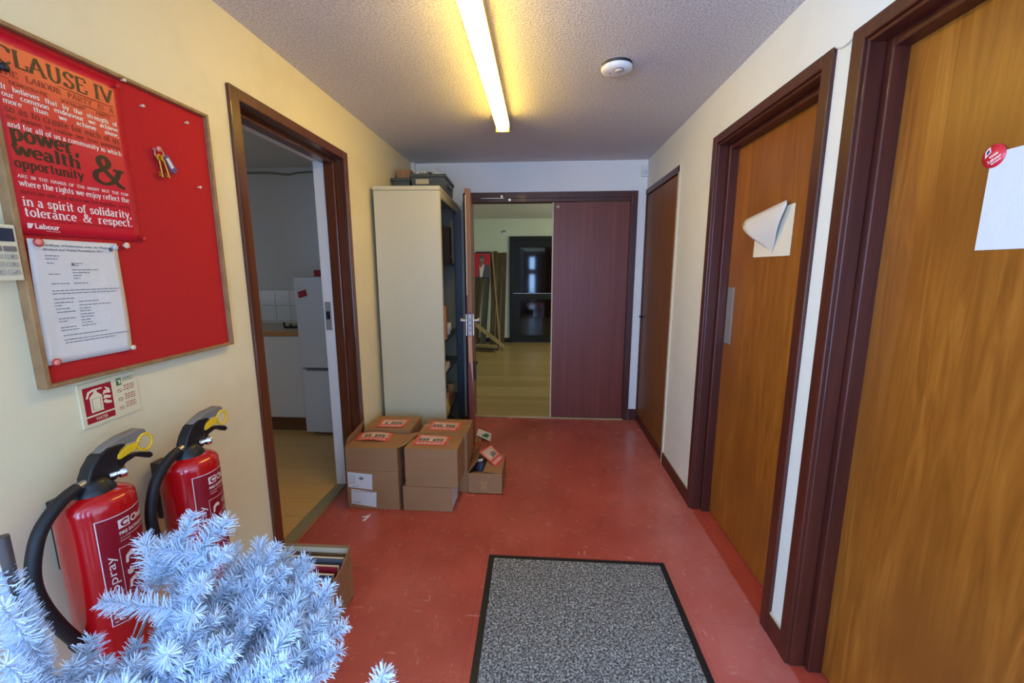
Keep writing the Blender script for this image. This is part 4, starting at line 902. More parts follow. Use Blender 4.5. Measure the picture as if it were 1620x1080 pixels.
# ---- tall metal cupboard, open side facing the lobby (local x: towards the lobby, y: away from the viewer)
CX, CY, CW, CD, CH = -1.152, 2.970, 0.456, 0.915, 2.012
cu = thing('metal_cupboard', (CX+CW, CY, 0), 'tall cream metal cupboard with its open shelves facing the lobby', 'cupboard')
MB().box(CX, CX+CW, CY, CY+0.018, 0.05, CH-0.030).build('side_panel', M_CUPB, cu, 0.002)
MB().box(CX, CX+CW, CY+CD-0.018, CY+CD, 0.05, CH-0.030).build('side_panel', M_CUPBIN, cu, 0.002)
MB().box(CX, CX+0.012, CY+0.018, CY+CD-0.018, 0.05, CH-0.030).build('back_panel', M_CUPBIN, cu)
MB().rbox(CX-0.002, CX+CW+0.002, CY-0.003, CY+CD+0.002, CH-0.028, CH, 0.003).build('top', M_CUPB, cu)
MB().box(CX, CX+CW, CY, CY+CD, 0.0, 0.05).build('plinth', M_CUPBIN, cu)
MB().box(CX+CW-0.016, CX+CW+0.001, CY+0.0185, CY+0.040, 0.05, CH-0.030).build('front_upright', M_CUPB, cu, 0.002)
MB().box(CX+CW-0.010, CX+CW, CY+0.041, CY+CD-0.06, CH-0.075, CH-0.030).build('head_rail', M_CUPB, cu)
SHZ = (0.29, 0.645, 0.905, 1.50)
for z in SHZ: MB().box(CX+0.012, CX+CW-0.025, CY+0.019, CY+CD-0.019, z-0.018, z).build('shelf', M_TAMB, cu)
b = MB()
for i in range(4): b.rbox(CX+CW-0.028, CX+CW+0.012+0.012*(i % 2), CY+CD-0.085+i*0.019, CY+CD-0.069+i*0.019, 0.05, CH-0.03, 0.003)
b.build('tambour_shutter', M_TAMB, cu)
cu.rotation_euler = (0, 0, math.radians(3.1))
def on_cup(x, y, z):   # a point given in the cupboard's own square frame
    return Matrix.Rotation(math.radians(3.1), 4, 'Z') @ (Vector((x, y, z))-Vector((CX+CW, CY, 0))) + Vector((CX+CW, CY, 0))
def in_cup(o): o.rotation_euler = (0, 0, math.radians(3.1)); return o
def cup_thing(name, x, y, z, label, cat, group=None):
    t = thing(name, on_cup(x, y, z), label, cat, group); t.rotation_euler = (0, 0, math.radians(3.1)); ORG[t.name] = Vector((x, y, z)); return t
# things on the shelves
t = cup_thing('wooden_block', -0.735, 3.31, 0.905, 'upright orange wooden block on the cupboard shelf at handle height', 'wooden box')
MB().rbox(-0.80, -0.722, 3.235, 3.30, 0.905, 1.165, 0.004).build('body', wood('orange_wood', [(0.3, S(170, 108, 52)), (0.7, S(196, 134, 74))], 0.5, (30, 30, 2)), t)
MB().rbox(-0.79, -0.745, 3.235, 3.28, 1.165, 1.205, 0.004).build('cap', mat('dark_brown_cap', S(92, 46, 30), 0.5), t)
for i, (y, z) in enumerate(((3.42, 0.905), (3.52, 0.905))):
    t = cup_thing('white_cup', -0.765, y, z, ('white cup beside the wooden block in the cupboard', 'white cup behind the nearer cup in the cupboard')[i], 'cup')
    MB().lathe([(0.024, z), (0.034, z+0.05), (0.038, z+0.095), (0.035, z+0.095), (0.030, z+0.05), (0.0, z+0.01)], -0.765, y, 24).build('body', M_WHITEP, t)
    MB().tube([(-0.765+0.034*0.7+0.02*math.sin(a*PI/8), y-0.026-0.018*math.sin(a*PI/8), z+0.03+0.05*a/8) for a in range(9)], 0.004, 8).build('handle', M_WHITEP, t)
t = cup_thing('paper_bundle', -0.76, 3.33, 0.645, 'buff bundle of papers on the cupboard shelf below handle height', 'papers')
MB().hexa([(-0.85, 3.22, .645), (-0.73, 3.22, .645), (-0.73, 3.42, .645), (-0.85, 3.42, .645), (-0.85, 3.22, .665), (-0.73, 3.22, .672), (-0.73, 3.42, .690), (-0.85, 3.42, .66)]).build('sheets', M_PAPER2, t)
MB().box(-0.84, -0.735, 3.24, 3.40, .69, .694).build('cover', M_BEIGE, t)
t = cup_thing('carrier_bag', -0.76, 3.20, 0.29, 'yellow bag on the lowest cupboard shelf', 'bag')
bm_ = MB(); prof = [(0.045, 0.29), (0.058, 0.31), (0.060, 0.36), (0.050, 0.42), (0.030, 0.47), (0.012, 0.49), (0.0, 0.492)]
bm_.lathe(prof, -0.765, 3.20, 18); rr_ = random.Random(5)
bm_.v = [p+Vector((rr_.uniform(-.006, .006), rr_.uniform(-.008, .008), 0)) for p in bm_.v]
bm_.build('body', M_BAG, t)
MB().tube(catmull([(-0.765, 3.185, .485), (-0.76, 3.18, .53), (-0.76, 3.20, .545), (-0.76, 3.222, .53), (-0.765, 3.215, .485)], 5), 0.004, 6).build('handle', M_BAG, t)
t = cup_thing('cardboard_tray', -0.75, 3.45, 0.29, 'cardboard tray of dark oddments on the lowest cupboard shelf', 'box')
b = MB(); b.box(-0.90, -0.728, 3.31, 3.318, .29, .45).box(-0.90, -0.728, 3.572, 3.58, .29, .45).box(-0.736, -0.728, 3.318, 3.572, .29, .40).box(-0.90, -0.892, 3.318, 3.572, .29, .45).box(-0.892, -0.736, 3.318, 3.572, .29, .298)
b.build('tray', M_CARD, t)
b = MB()
for i in range(12):
    x, y, z = rr_.uniform(-.86, -.76), rr_.uniform(3.35, 3.54), rr_.uniform(.33, .46)
    a = rr_.uniform(0, PI); d = Vector((math.cos(a)*.03, math.sin(a)*.06, rr_.uniform(-.03, .05)))
    b.tube([Vector((x, y, z))-d, Vector((x, y, z)), Vector((x, y, z))+d], rr_.uniform(.008, .02), 8)
b.build('oddments', M_DARKJUNK, t)
t = cup_thing('box_file', -0.75, 3.48, 1.50, 'dark box file on the top shelf of the metal cupboard', 'box file')
MB().rbox(-0.98, -0.735, 3.60, 3.70, 1.50, 1.80, 0.003).build('case', M_DARKJUNK, t); MB().lathe([(0.012, -0.7345), (0.012, -0.7335), (0.0, -0.733)], 3.65, 0, 16, 'x', 1.56).build('finger_hole', M_STEEL, t)

# ---- on top of the cupboard
def crate(x0, x1, y0, y1, z1, label, lab):
    t = cup_thing('storage_crate', (x0+x1)/2, (y0+y1)/2, CH, label, 'crate', 'crates on top of the cupboard')
    b = MB(); ti = 0.012
    b.hexa([(x0+ti, y0+ti, CH), (x1-ti, y0+ti, CH), (x1-ti, y1-ti, CH), (x0+ti, y1-ti, CH), (x0, y0, z1-0.02), (x1, y0, z1-0.02), (x1, y1, z1-0.02), (x0, y1, z1-0.02)])
    b.build('body', M_CRATE, t, 0.006)
    MB().rbox(x0-0.008, x1+0.008, y0-0.008, y1+0.008, z1-0.022, z1, 0.004).build('lid', M_CRATE, t)
    MB().rbox(x1-0.010, x1+0.010, y0+0.12, y1-0.12, z1-0.075, z1-0.05, 0.003).build('grip', M_CRATE, t)
    if lab: MB().box(lab[0], lab[1], y0-0.006, y0+0.004, lab[2], lab[3]).build('label', mat('aged_label', S(186, 178, 142), 0.6), t)
    return t
crate(-0.985, -0.722, 3.36, 3.80, 2.170, 'grey green plastic crate with a cream label on top of the cupboard', (-0.945, -0.845, 2.095, 2.132))
crate(-1.14, -1.00, 3.40, 3.80, 2.150, 'grey green plastic crate in the corner on the left of the labelled one', None)
t = cup_thing('brown_carton', -1.07, 3.6, 2.150, 'small brown carton on the left hand crate', 'box')
MB().rbox(-1.13, -1.02, 3.50, 3.70, 2.150, 2.235, 0.003).build('carton', M_CARD, t); MB().box(-1.085, -1.065, 3.4985, 3.7015, 2.148, 2.2365).build('tape', M_TAPE, t)
t = cup_thing('printed_carton', -0.89, 3.40, 2.170, 'small cream printed carton at the front of the labelled crate', 'box')
MB().rbox(-0.93, -0.865, 3.38, 3.46, 2.170, 2.192, 0.002).build('carton', M_BEIGE, t)
b = MB(); 
for i in range(4): b.box(-0.922+i*0.015, -0.914+i*0.015, 3.3785, 3.3795, 2.175, 2.188)
b.build('print', M_PRINTK, t)
t = cup_thing('dark_cap', -0.86, 3.52, 2.170, 'dark blue folded cap on the labelled crate', 'cap')
MB().lathe([(0.07, 2.170), (0.072, 2.185), (0.06, 2.205), (0.03, 2.215), (0.0, 2.217)], -0.875, 3.53, 20).build('crown', M_PDK, t)
MB().slab([(-0.83, 3.47, 2.176), (-0.77, 3.49, 2.172), (-0.77, 3.56, 2.172), (-0.83, 3.58, 2.176)], 0.006, (0, 0, 1)).build('peak', M_PDK, t)
t = cup_thing('paper_pile', -0.82, 3.50, 2.21, 'loose white papers standing on the labelled crate', 'papers')
MB().slab([(-0.93, 3.62, 2.172), (-0.82, 3.68, 2.172), (-0.83, 3.70, 2.27), (-0.92, 3.64, 2.26)], 0.004).slab([(-0.90, 3.72, 2.172), (-0.80, 3.74, 2.172), (-0.83, 3.76, 2.30), (-0.86, 3.76, 2.30)], 0.003).slab([(-0.82, 3.36, 2.172), (-0.74, 3.36, 2.172), (-0.745, 3.455, 2.174), (-0.83, 3.455, 2.174)], 0.003, (0, 0, 1)).build('sheets', M_PAPER, t)

# ---- cardboard boxes by the cupboard
def carton(name, x0, x1, y0, y1, z0, z1, label, group='cardboard boxes by the metal cupboard', tape=True, rz=0.0):
    t = thing(name, ((x0+x1)/2, (y0+y1)/2, z0), label, 'cardboard box', group)
    MB().rbox(x0, x1, y0, y1, z0+0.0005, z1-0.003, 0.004).build('body', M_CARD, t)
    # four top flaps: the long pair meets in the middle
    ym = (y0+y1)/2
    MB().box(x0+0.001, x1-0.001, y0+0.001, ym-0.001, z1-0.003, z1).build('flap', M_CARD, t)
    MB().box(x0+0.001, x1-0.001, ym+0.001, y1-0.001, z1-0.003, z1-0.0005).build('flap', M_CARD, t)
    if tape:
        MB().box(x0-0.0006, x1+0.0006, ym-0.024, ym+0.024, z1-0.002, z1+0.0006).build('tape', M_TAPE, t)
    t.rotation_euler = (0, 0, rz)
    return t
c1 = carton('cardboard_box', -1.168, -0.846, 2.316, 2.552, 0, 0.250, 'lower cardboard box of the front left stack, with two white labels')
lf2 = lambda u, v, x=0.0: (u, 2.3155-x, v)
def label_sheet(parent, q, f=lf2, th=0.0006):
    MB().add([f(*p, 0.0) for p in q]+[f(*p, th) for p in q], [(0, 1, 2, 3)[::-1], (4, 5, 6, 7), (0, 1, 5, 4), (1, 2, 6, 5), (2, 3, 7, 6), (3, 0, 4, 7)]).build('label', M_PAPER, parent)
label_sheet(c1, [(-1.160, 0.142), (-1.010, 0.128), (-1.006, 0.228), (-1.158, 0.240)])
label_sheet(c1, [(-1.146, 0.032), (-0.992, 0.014), (-0.986, 0.112), (-1.142, 0.130)])
ik = MB(); fz = lambda u, v: lf2(u, v, 0.0009)
for i in range(5): bars(ik, fz, -1.150, -1.112, 0.215-i*0.012, 0.003, r_, (.006, .02), .002)
poly(ik, fz, [(-1.094, 0.200), (-1.076, 0.212), (-1.056, 0.202), (-1.074, 0.188)])
bars(ik, fz, -1.135, -1.09, 0.146, 0.003, r_); bars(ik, fz, -1.13, -1.0, 0.112, 0.0035, r_); bars(ik, fz, -1.13, -1.085, 0.041, 0.004, r_)
ik.build('label_print', M_INK, c1)
c2 = carton('cardboard_box', -1.166, -0.846, 2.316, 2.545, 0.2505, 0.398, 'upper cardboard box of the front left stack, with raised side flaps', tape=False)
MB().hexa([(-1.166, 2.322, .396), (-1.163, 2.322, .396), (-1.163, 2.540, .396), (-1.166, 2.540, .396), (-1.152, 2.330, .452), (-1.149, 2.330, .452), (-1.128, 2.535, .490), (-1.131, 2.535, .490)]).build('flap', M_CARD, c2)
MB().slab([(-0.848, 2.322, .397), (-0.812, 2.36, .400), (-0.765, 2.530, .4175), (-0.848, 2.540, .397)], 0.003, (0, 0, 1)).build('flap', M_CARD, c2)
c3 = carton('cardboard_box', -1.150, -0.836, 2.560, 2.822, 0, 0.412, 'cardboard box behind the front left stack, against the cupboard', tape=False)
MB().slab([(-1.148, 2.562, .412), (-0.838, 2.562, .412), (-0.838, 2.690, .416), (-1.148, 2.690, .4145)], 0.003, (0, 0, 1)).slab([(-1.148, 2.694, .4145), (-0.838, 2.694, .416), (-0.838, 2.82, .412), (-1.148, 2.82, .412)], 0.003, (0, 0, 1)).build('flap', M_CARD, c3)
c4 = carton('cardboard_box', -0.822, -0.519, 2.316, 2.530, 0, 0.157, 'flat cardboard box at the bottom of the front right stack, labelled on its side')
lf4 = lambda u, v, x=0.0: (-0.519+x, u, v)
label_sheet(c4, [(2.322, 0.022), (2.470, 0.016), (2.485, 0.140), (2.322, 0.150)], lf4)
ik = MB(); fz = lambda u, v: lf4(u, v, 0.0009)
poly(ik, fz, [(2.375, .112), (2.392, .124), (2.41, .115), (2.392, .102)]); bars(ik, fz, 2.33, 2.37, .115, .003, r_, (.006, .02), .002); bars(ik, fz, 2.33, 2.365, .105, .003, r_, (.006, .02), .002); bars(ik, fz, 2.33, 2.45, .070, .003, r_); bars(ik, fz, 2.33, 2.38, .032, .004, r_)
ik.build('label_print', M_INK, c4)
c5 = carton('cardboard_box', -0.802, -0.482, 2.316, 2.545, 0.158, 0.401, 'tall cardboard box on top of the front right stack')
c6 = carton('cardboard_box', -0.782, -0.466, 2.552, 2.818, 0, 0.404, 'cardboard box behind the front right stack, beside the open door')
# small open box on the right
t = thing('cardboard_box', (-0.357, 2.68, 0), 'small low cardboard box on the red floor, half open', 'cardboard box', 'cardboard boxes by the metal cupboard')
x0, x1, y0, y1, z1 = -0.462, -0.238, 2.536, 2.838, 0.142
b = MB(); b.box(x0, x1, y0, y0+.004, .001, z1).box(x0, x1, y1-.004, y1, .001, z1).box(x0, x0+.004, y0+.004, y1-.004, .001, z1).box(x1-.004, x1, y0+.004, y1-.004, .001, z1).box(x0, x1, y0, y1, .001, .006)
b.build('body', M_CARD, t, 0.001)
MB().slab([(x1, y0+.002, z1), (x1, y1-.002, z1), (x1-.115, y1-.004, z1+.010), (x1-.125, y0+.014, z1+.004)], 0.003, (0, 0, 1)).build('flap', M_CARD, t)
MB().slab([(x0, y0+.004, z1), (x0+.060, y0+.05, z1+.070), (x0+.055, y1-.01, z1+.085), (x0, y1-.004, z1)], 0.003).build('flap', M_CARD, t)
MB().slab([(x0+.01, y0+.002, z1-.002), (x1-.01, y0+.002, z1-.002), (x1-.03, y0+.085, z1-.022), (x0+.03, y0+.085, z1-.028)], 0.003, (0, 0, -1)).build('flap', M_CARD, t)
tp = MB().box(-0.378, -0.335, y0-.001, y0, .03, .09).box(-0.362, -0.358, y0-.0012, y0, .105, .14).box(-0.332, -0.326, y0-.0012, y0, .105, .14).box(-0.320, -0.315, y0-.0012, y0, .110, .14)
tp.build('tape', M_TAPE, t)

# ---- leaflets: a card with a red band, a group photograph and lines of white print
def leaflet(q, label, seed, main=M_LEAFO, bend=0.0, top=M_PAPER):
    q = [Vector(p) for p in q]       # near-left, far-left, far-right, near-right
    nrm = (q[3]-q[0]).cross(q[1]-q[0]).normalized()
    if nrm.z < 0: nrm = -nrm
    t = thing('leaflet', q[0], label, 'leaflet', 'red and orange leaflets on the boxes')
    def f(u, v, h=0.0):
        a = q[0].lerp(q[3], u); c = q[1].lerp(q[2], u)
        return a.lerp(c, v) + nrm*(0.0012+h+bend*math.sin(PI*u))
    def cell(mb, u0, u1, v0, v1, h, n=8):
        mb.add([f(u0+(u1-u0)*i/n, v, h) for v in (v0, v1) for i in range(n+1)], [(i, i+1, n+2+i, n+1+i) for i in range(n)], True)
    mb = MB(); n = 8
    vs = [f(i/n, v, h) for h in (-0.0008, 0.0) for v in (0, 1) for i in range(n+1)]; k = 2*(n+1); fs = []
    for i in range(n):
        fs += [(i, n+1+i, n+2+i, i+1), (k+i, k+i+1, k+n+2+i, k+n+1+i), (i, i+1, k+i+1, k+i), (n+1+i, k+n+1+i, k+n+2+i, n+2+i)]
    fs += [(0, k, k+n+1, n+1), (n, 2*n+1, k+2*n+1, k+n)]
    mb.add(vs, fs).build('card', main, t)
    r = random.Random(seed)
    b = MB(); cell(b, 0.10, 0.92, 0.36, 0.93, 0.0003); b.build('photograph', mat('leaflet_photo_ground', S(206, 170, 150), 0.5), t)
    dk = MB(); lt_ = MB()
    for i in range(7):
        u = 0.15+i*0.105; v0 = 0.38+r.uniform(0, .06)
        poly(dk if r.random() < .65 else lt_, lambda a, c: f(a, c, 0.0006), [(u-.04, v0), (u+.05, v0), (u+.04, v0+.26), (u-.03, v0+.26)])
        poly(lt_, lambda a, c: f(a, c, 0.0007), [(u+.025*math.cos(a*PI/4), v0+.32+.06*math.sin(a*PI/4)) for a in range(8)])
    dk.build('photo_figures', M_PGREY, t); lt_.build('photo_faces', mat('photo_pale', S(226, 200, 186), 0.5), t)
    b = MB(); cell(b, 0.04, 0.97, 0.03, 0.30, 0.0003); b.build('red_band', M_LEAFR, t)
    b = MB()
    for v in (0.10, 0.19):
        u = 0.08
        while u < 0.88:
            wd = r.uniform(.05, .14); cell(b, u, min(u+wd, .92), v, v+.05, 0.0006, 2); u += wd+.02
    b.build('white_print', M_PRINTW, t)
    return t
leaflet([(-1.145, 2.408, .3985), (-1.160, 2.540, .3985), (-0.948, 2.546, .3985), (-0.937, 2.408, .3985)], 'red edged leaflet on the front left box stack', 1, M_LEAFO, 0.010)
leaflet([(-1.080, 2.596, .4195), (-1.090, 2.738, .4195), (-0.895, 2.744, .4195), (-0.900, 2.600, .4195)], 'orange leaflet on the box behind the front left stack', 2)
leaflet([(-0.768, 2.367, .4018), (-0.773, 2.528, .4018), (-0.560, 2.506, .4018), (-0.560, 2.372, .4018)], 'orange leaflet on the tall box of the front right stack', 3)
leaflet([(-0.734, 2.603, .4048), (-0.743, 2.761, .4048), (-0.530, 2.747, .4048), (-0.536, 2.598, .4048)], 'orange leaflet on the box beside the open door', 4)
leaflet([(-0.288, 2.622, .1475), (-0.415, 2.735, .198), (-0.348, 2.878, .192), (-0.243, 2.752, .1475)], 'orange leaflet tilted on the small half open box', 5)
t = thing('bunched_sock', (-0.40, 2.665, 0.142), 'dark blue bundle with a white patch poking out of the small open box', 'bundle')
bb = MB().lathe([(0.0, .085), (0.034, .095), (0.040, .125), (0.030, .155), (0.012, .172), (0.0, .174)], -0.392, 2.655, 16); bb.v = [p+Vector((rr_.uniform(-.006, .006), rr_.uniform(-.006, .006), rr_.uniform(-.004, .004))) for p in bb.v]; bb.build('cloth', M_PDK, t)
MB().slab([(-0.412, 2.640, .174), (-0.380, 2.640, .178), (-0.378, 2.668, .182), (-0.410, 2.668, .176)], 0.003, (0, 0, 1)).build('white_patch', M_PAPER, t)
# card lying behind the boxes at the foot of the open door
t = thing('leaf_print_card', (-0.47, 3.45, 0), 'white card with a green leaf print lying behind the boxes near the open door', 'card')
MB().slab([(-0.54, 3.42, .040), (-0.415, 3.38, .002), (-0.425, 3.55, .002), (-0.545, 3.565, .040)], 0.003).build('card', M_PAPER, t)
MB().slab([(-0.55, 3.36, .001), (-0.49, 3.35, .001), (-0.49, 3.40, .016), (-0.54, 3.41, .034)], 0.002).build('brown_backing', M_CARD, t)
b = MB(); b.slab([(-0.500, 3.44, .0315), (-0.450, 3.42, .0162), (-0.435, 3.50, .0115), (-0.470, 3.51, .0222)], 0.001, (0.3, 0, 0.95)); b.build('leaf_print', M_GREEN, t)
# litter
t = thing('paper_scrap', (-1.02, 2.21, 0), 'torn white paper scrap on the red floor before the front left boxes', 'scrap')
MB().slab([(-1.030, 2.190, .0008), (-1.012, 2.188, .0008), (-0.998, 2.246, .004), (-1.010, 2.250, .004)], 0.0008, (0, 0, 1)).slab([(-1.046, 2.222, .0015), (-1.014, 2.232, .0015), (-1.012, 2.242, .003), (-1.040, 2.232, .003)], 0.0008, (0, 0, 1)).build('scrap', M_PAPER, t)

# ---- open box of magazines by the wall
t = thing('magazine_box', (-0.98, 1.48, 0), 'open cardboard box of red magazines against the left wall behind the tree', 'cardboard box')
x0, x1, y0, y1, z1 = -1.132, -0.826, 1.30, 1.628, 0.252
b = MB(); b.box(x0, x1, y1-.005, y1, .001, z1).box(x0, x0+.005, y0, y1-.005, .001, z1).box(x0+.005, x1, y0, y0+.005, .001, z1-.03).box(x0+.005, x1, y0+.005, y1-.005, .001, .006)
n_ = 10; vs = []
for xx in (0.0, 0.005):
    for i in range(n_+1):
        y = y0+.005+(y1-.010-y0)*i/n_; bl = 0.018*math.sin(PI*i/n_)
        vs += [(x1-.005+xx, y, .001), (x1-.005+xx+bl, y, z1-.012*math.sin(PI*i/n_)*2)]
k_ = 2*(n_+1); fs2 = []
for i in range(n_):
    a = 2*i; fs2 += [(a, a+1, a+3, a+2), (k_+a, k_+a+2, k_+a+3, k_+a+1), (a+1, k_+a+1, k_+a+3, a+3), (a, a+2, k_+a+2, k_+a)]
fs2 += [(0, k_, k_+1, 1), (k_-2, k_-1, 2*k_-1, 2*k_-2)]
b.add(vs, fs2); b.build('body', M_CARD, t)
MB().box(x0+.005, x1-.002, y1-.0065, y1-.0048, z1-.035, z1-.012).build('pale_strip', M_CREAM, t)
mg = [('red magazine leaning at the front of the open box', M_DRED, 1.40), ('second red magazine in the open box', M_LEAFR, 1.455), ('dark magazine in the middle of the open box', M_PDK, 1.50), ('red magazine towards the back of the open box', M_DRED, 1.545), ('patterned magazine at the back of the open box', M_PGREY, 1.59)]
for i, (lab, mm, y) in enumerate(mg):
    t = thing('magazine', (-0.98, y, 0.01), lab, 'magazine', 'magazines in the open box')
    q = [(-1.12, y-.050, .008), (-0.838, y-.050, .008), (-0.838, y, .205+.004*i), (-1.12, y, .205+.004*i)]
    MB().slab(q, 0.014).build('pages', M_PAPER2, t)
    q2 = [Vector(p) for p in q]; nn = (q2[1]-q2[0]).cross(q2[3]-q2[0]).normalized()
    MB().slab([p-nn*0.002 for p in q2], 0.0018).build('cover', mm, t)
    MB().slab([p+nn*0.0142 for p in q2], 0.0018).build('back_cover', mm, t)
    b = MB()
    for j in range(5):
        u0 = 0.05+0.19*j; f_ = lambda u, v: q2[0].lerp(q2[1], u).lerp(q2[3].lerp(q2[2], u), v)-nn*0.0042
        poly(b, f_, [(u0, .78), (u0+.12, .78), (u0+.12, .9+.02*(j % 2)), (u0, .92)])
    b.build('cover_print', (M_PRINTW, M_PRINTK, M_LEAFO, M_PRINTK, M_PRINTW)[i], t)

# ---- kitchen contents
t = thing('fridge_freezer', (-1.76, 3.7, 0), 'white fridge freezer in the kitchen seen through the left doorway', 'fridge freezer')
fx0, fx1, fy0, fy1 = -2.045, -1.475, 3.455, 4.02
MB().rbox(fx0, fx1, fy0, fy1, 0.03, 1.392, 0.008).build('cabinet', M_FRIDGE, t)
for a, c, nm in ((0.04, 0.606, 'freezer_door'), (0.620, 1.388, 'fridge_door')):
    d = MB().rbox(fx0+.002, fx1-.002, 3.395, 3.450, a, c, 0.010).build(nm, M_FRIDGE, t)
    if a < .1: MB().rbox(fx0+.05, fx1-.05, 3.391, 3.42, c-.012, c+.003, 0.004).build('handle_recess', M_INK, d)
for xx in (fx0+.05, fx1-.05): MB().lathe([(0.018, 0.004), (0.02, 0.02), (0.014, 0.032)], xx, 3.48, 14).build('foot', M_BLACKP, t)
t = thing('fridge_magnet', (-1.966, 3.393, 1.243), 'red square magnet on the fridge door', 'magnet')
t_ = MB().hexa([(-2.005, 3.390, 1.215), (-1.935, 3.390, 1.235), (-1.935, 3.3955, 1.235), (-2.005, 3.3955, 1.215), (-2.012, 3.390, 1.265), (-1.945, 3.390, 1.288), (-1.945, 3.3955, 1.288), (-2.012, 3.3955, 1.265)]).build('plate', M_DRED, t)
b = MB(); put_sans(b, 'LABOUR', lambda u, v: (u, 3.3893, v+(u+2.0)*0.28), -1.998, 1.236, 0.048, 0.014, 0.02); b.build('print', mat('faded_pink_print', S(170, 60, 70), 0.6), t_)
t = thing('red_tin', (-1.80, 3.55, 1.392), 'dark red box lying on top of the fridge', 'box')
MB().rbox(-1.905, -1.62, 3.47, 3.72, 1.393, 1.446, 0.003).build('body', M_DRED, t); MB().box(-1.907, -1.618, 3.468, 3.722, 1.428, 1.431).build('lid_line', M_PRINTK, t)
t = thing('black_flask', (-1.74, 3.80, 1.392), 'black flask behind the red box on the fridge', 'flask')
MB().lathe([(0.045, 1.393), (0.045, 1.50), (0.03, 1.53)], -1.745, 3.80, 24).build('body', M_BLACKP, t); MB().lathe([(0.032, 1.53), (0.032, 1.56), (0.0, 1.562)], -1.745, 3.80, 24).build('stopper', M_GREYP, t)
t = thing('kitchen_unit', (-2.8, 3.75, 0), 'white kitchen base unit left of the fridge', 'kitchen unit')
MB().box(-3.65, -2.06, 3.49, 4.05, 0.14, 0.885).build('carcass', M_CABK, t)
for a, c in ((-3.645, -3.12), (-3.115, -2.59), (-2.585, -2.063)): MB().rbox(a, c, 3.468, 3.489, 0.145, 0.880, 0.002).build('door', M_CABK, t)
MB().box(-3.65, -2.06, 3.52, 3.54, 0.004, 0.14).build('plinth', M_PLINTH, t)
t = thing('worktop', (-2.8, 3.75, 0.885), 'beige kitchen worktop with a wood coloured edge', 'worktop')
MB().box(-3.68, -2.05, 3.455, 4.048, 0.886, 0.924).build('slab', M_WORKTOP, t); MB().box(-3.68, -2.05, 3.450, 3.455, 0.886, 0.924).build('edge', M_WTEDGE, t)
t = thing('corkscrew', (-2.22, 3.62, 0.924), 'small black corkscrew like utensil lying on the worktop by the fridge', 'utensil')
MB().tube([(-2.285, 3.60, .94), (-2.10, 3.66, .936)], 0.011, 10).build('shaft', M_BLACKP, t)
MB().tube([(-2.285, 3.60, .936), (-2.29, 3.60, .985)], 0.009, 10).build('arm', M_BLACKP, t); MB().tube([(-2.235, 3.615, .936), (-2.235, 3.612, .97)], 0.009, 10).build('arm', M_BLACKP, t)
tag(MB().tube(catmull([(-3.4, 4.05, 2.36), (-2.9, 4.05, 2.355), (-2.6, 4.05, 2.352), (-2.4, 4.05, 2.335), (-2.25, 4.05, 2.352), (-1.6, 4.05, 2.372)], 8), 0.008, 8).build('wall_cable', mat('grey_cable', S(120, 118, 104), 0.6)), 'sagging grey cable along the top of the kitchen end wall', 'cable')

# ---- hall contents
t = thing('placard', (-1.08, 7.86, 1.30), 'red placard picturing a man in a grey jacket, propped on boards in the hall', 'placard')
qx = lambda u, v, h=0.0: (-1.26+0.325*u, 7.84+0.02*v-h, 1.305+0.445*v)
MB().slab([qx(0, 0), qx(1, 0), qx(1, 1), qx(0, 1)], 0.006, (0, 1, 0)).build('board', M_LEAFR, t)
for a0_, a1_, b0_, b1_ in ((0.18, 1, .965, 1.04), (0, 1, -.05, 0)): MB().slab([qx(a0_, b0_, .002), qx(a1_, b0_, .002), qx(a1_, b1_, .002), qx(a0_, b1_, .002)], 0.003, (0, 1, 0)).build('dark_band', M_PDK, t)
b = MB(); poly(b, lambda u, v: qx(u, v, .003), [(0.55, 0), (1.0, 0), (0.98, .40), (0.80, .52), (0.66, .56), (0.60, .30)]); poly(b, lambda u, v: qx(u, v, .003), [(0.30, 0), (0.42, 0), (0.42, .42), (0.34, .30)]); b.build('printed_jacket', M_PGREY, t)
b = MB(); poly(b, lambda u, v: qx(u, v, .004), [(0.42, 0), (0.55, 0), (0.68, .50), (0.60, .58), (0.48, .34), (0.40, .50)]); b.build('printed_shirt', M_PRINTW, t)
b = MB(); poly(b, lambda u, v: qx(u, v, .005), [(0.54+.13*math.cos(a*PI/8), .72+.17*math.sin(a*PI/8)) for a in range(16)]); poly(b, lambda u, v: qx(u, v, .0045), [(0.47, .48), (0.62, .48), (0.62, .66), (0.47, .66)]); b.build('printed_head', M_SKIN, t)
b = MB(); poly(b, lambda u, v: qx(u, v, .006), [(0.42, .76), (0.66, .78), (0.65, .86), (0.54, .91), (0.43, .86)]); poly(b, lambda u, v: qx(u, v, .006), [(0.46, .58), (0.62, .58), (0.60, .63), (0.48, .63)]); b.build('printed_hair', M_PGREY, t)
def plank(p, q, wv, th, m, label, name='plank', group='planks leaning on the hall end wall'):
    p, q, wv = Vector(p), Vector(q), Vector(wv)
    ax = (q-p).normalized(); n_ = ax.cross(wv).normalized()*th
    o = MB().hexa([p, p+wv, p+wv+n_, p+n_, q, q+wv, q+wv+n_, q+n_]).build(name, m, None, 0.002)
    return tag(o, label, 'plank', group)
plank((-0.955, 7.80, 0.0), (-0.925, 8.24, 1.79), (0.09, 0, 0), 0.02, M_PLANKD, 'dark plank leaning third from the hall door')
plank((-0.860, 7.83, 0.0), (-0.832, 8.25, 1.76), (0.088, 0, 0), 0.02, M_PLANKD, 'dark plank leaning second from the hall door')
plank((-0.765, 7.85, 0.0), (-0.742, 8.25, 1.765), (0.085, 0, 0), 0.02, M_PLANKD, 'dark plank leaning nearest the hall door')
plank((-0.90, 7.74, 0.30), (-0.955, 8.05, 1.77), (0.04, 0, 0), 0.02, M_PLANKD, 'narrow dark plank leaning over the others')
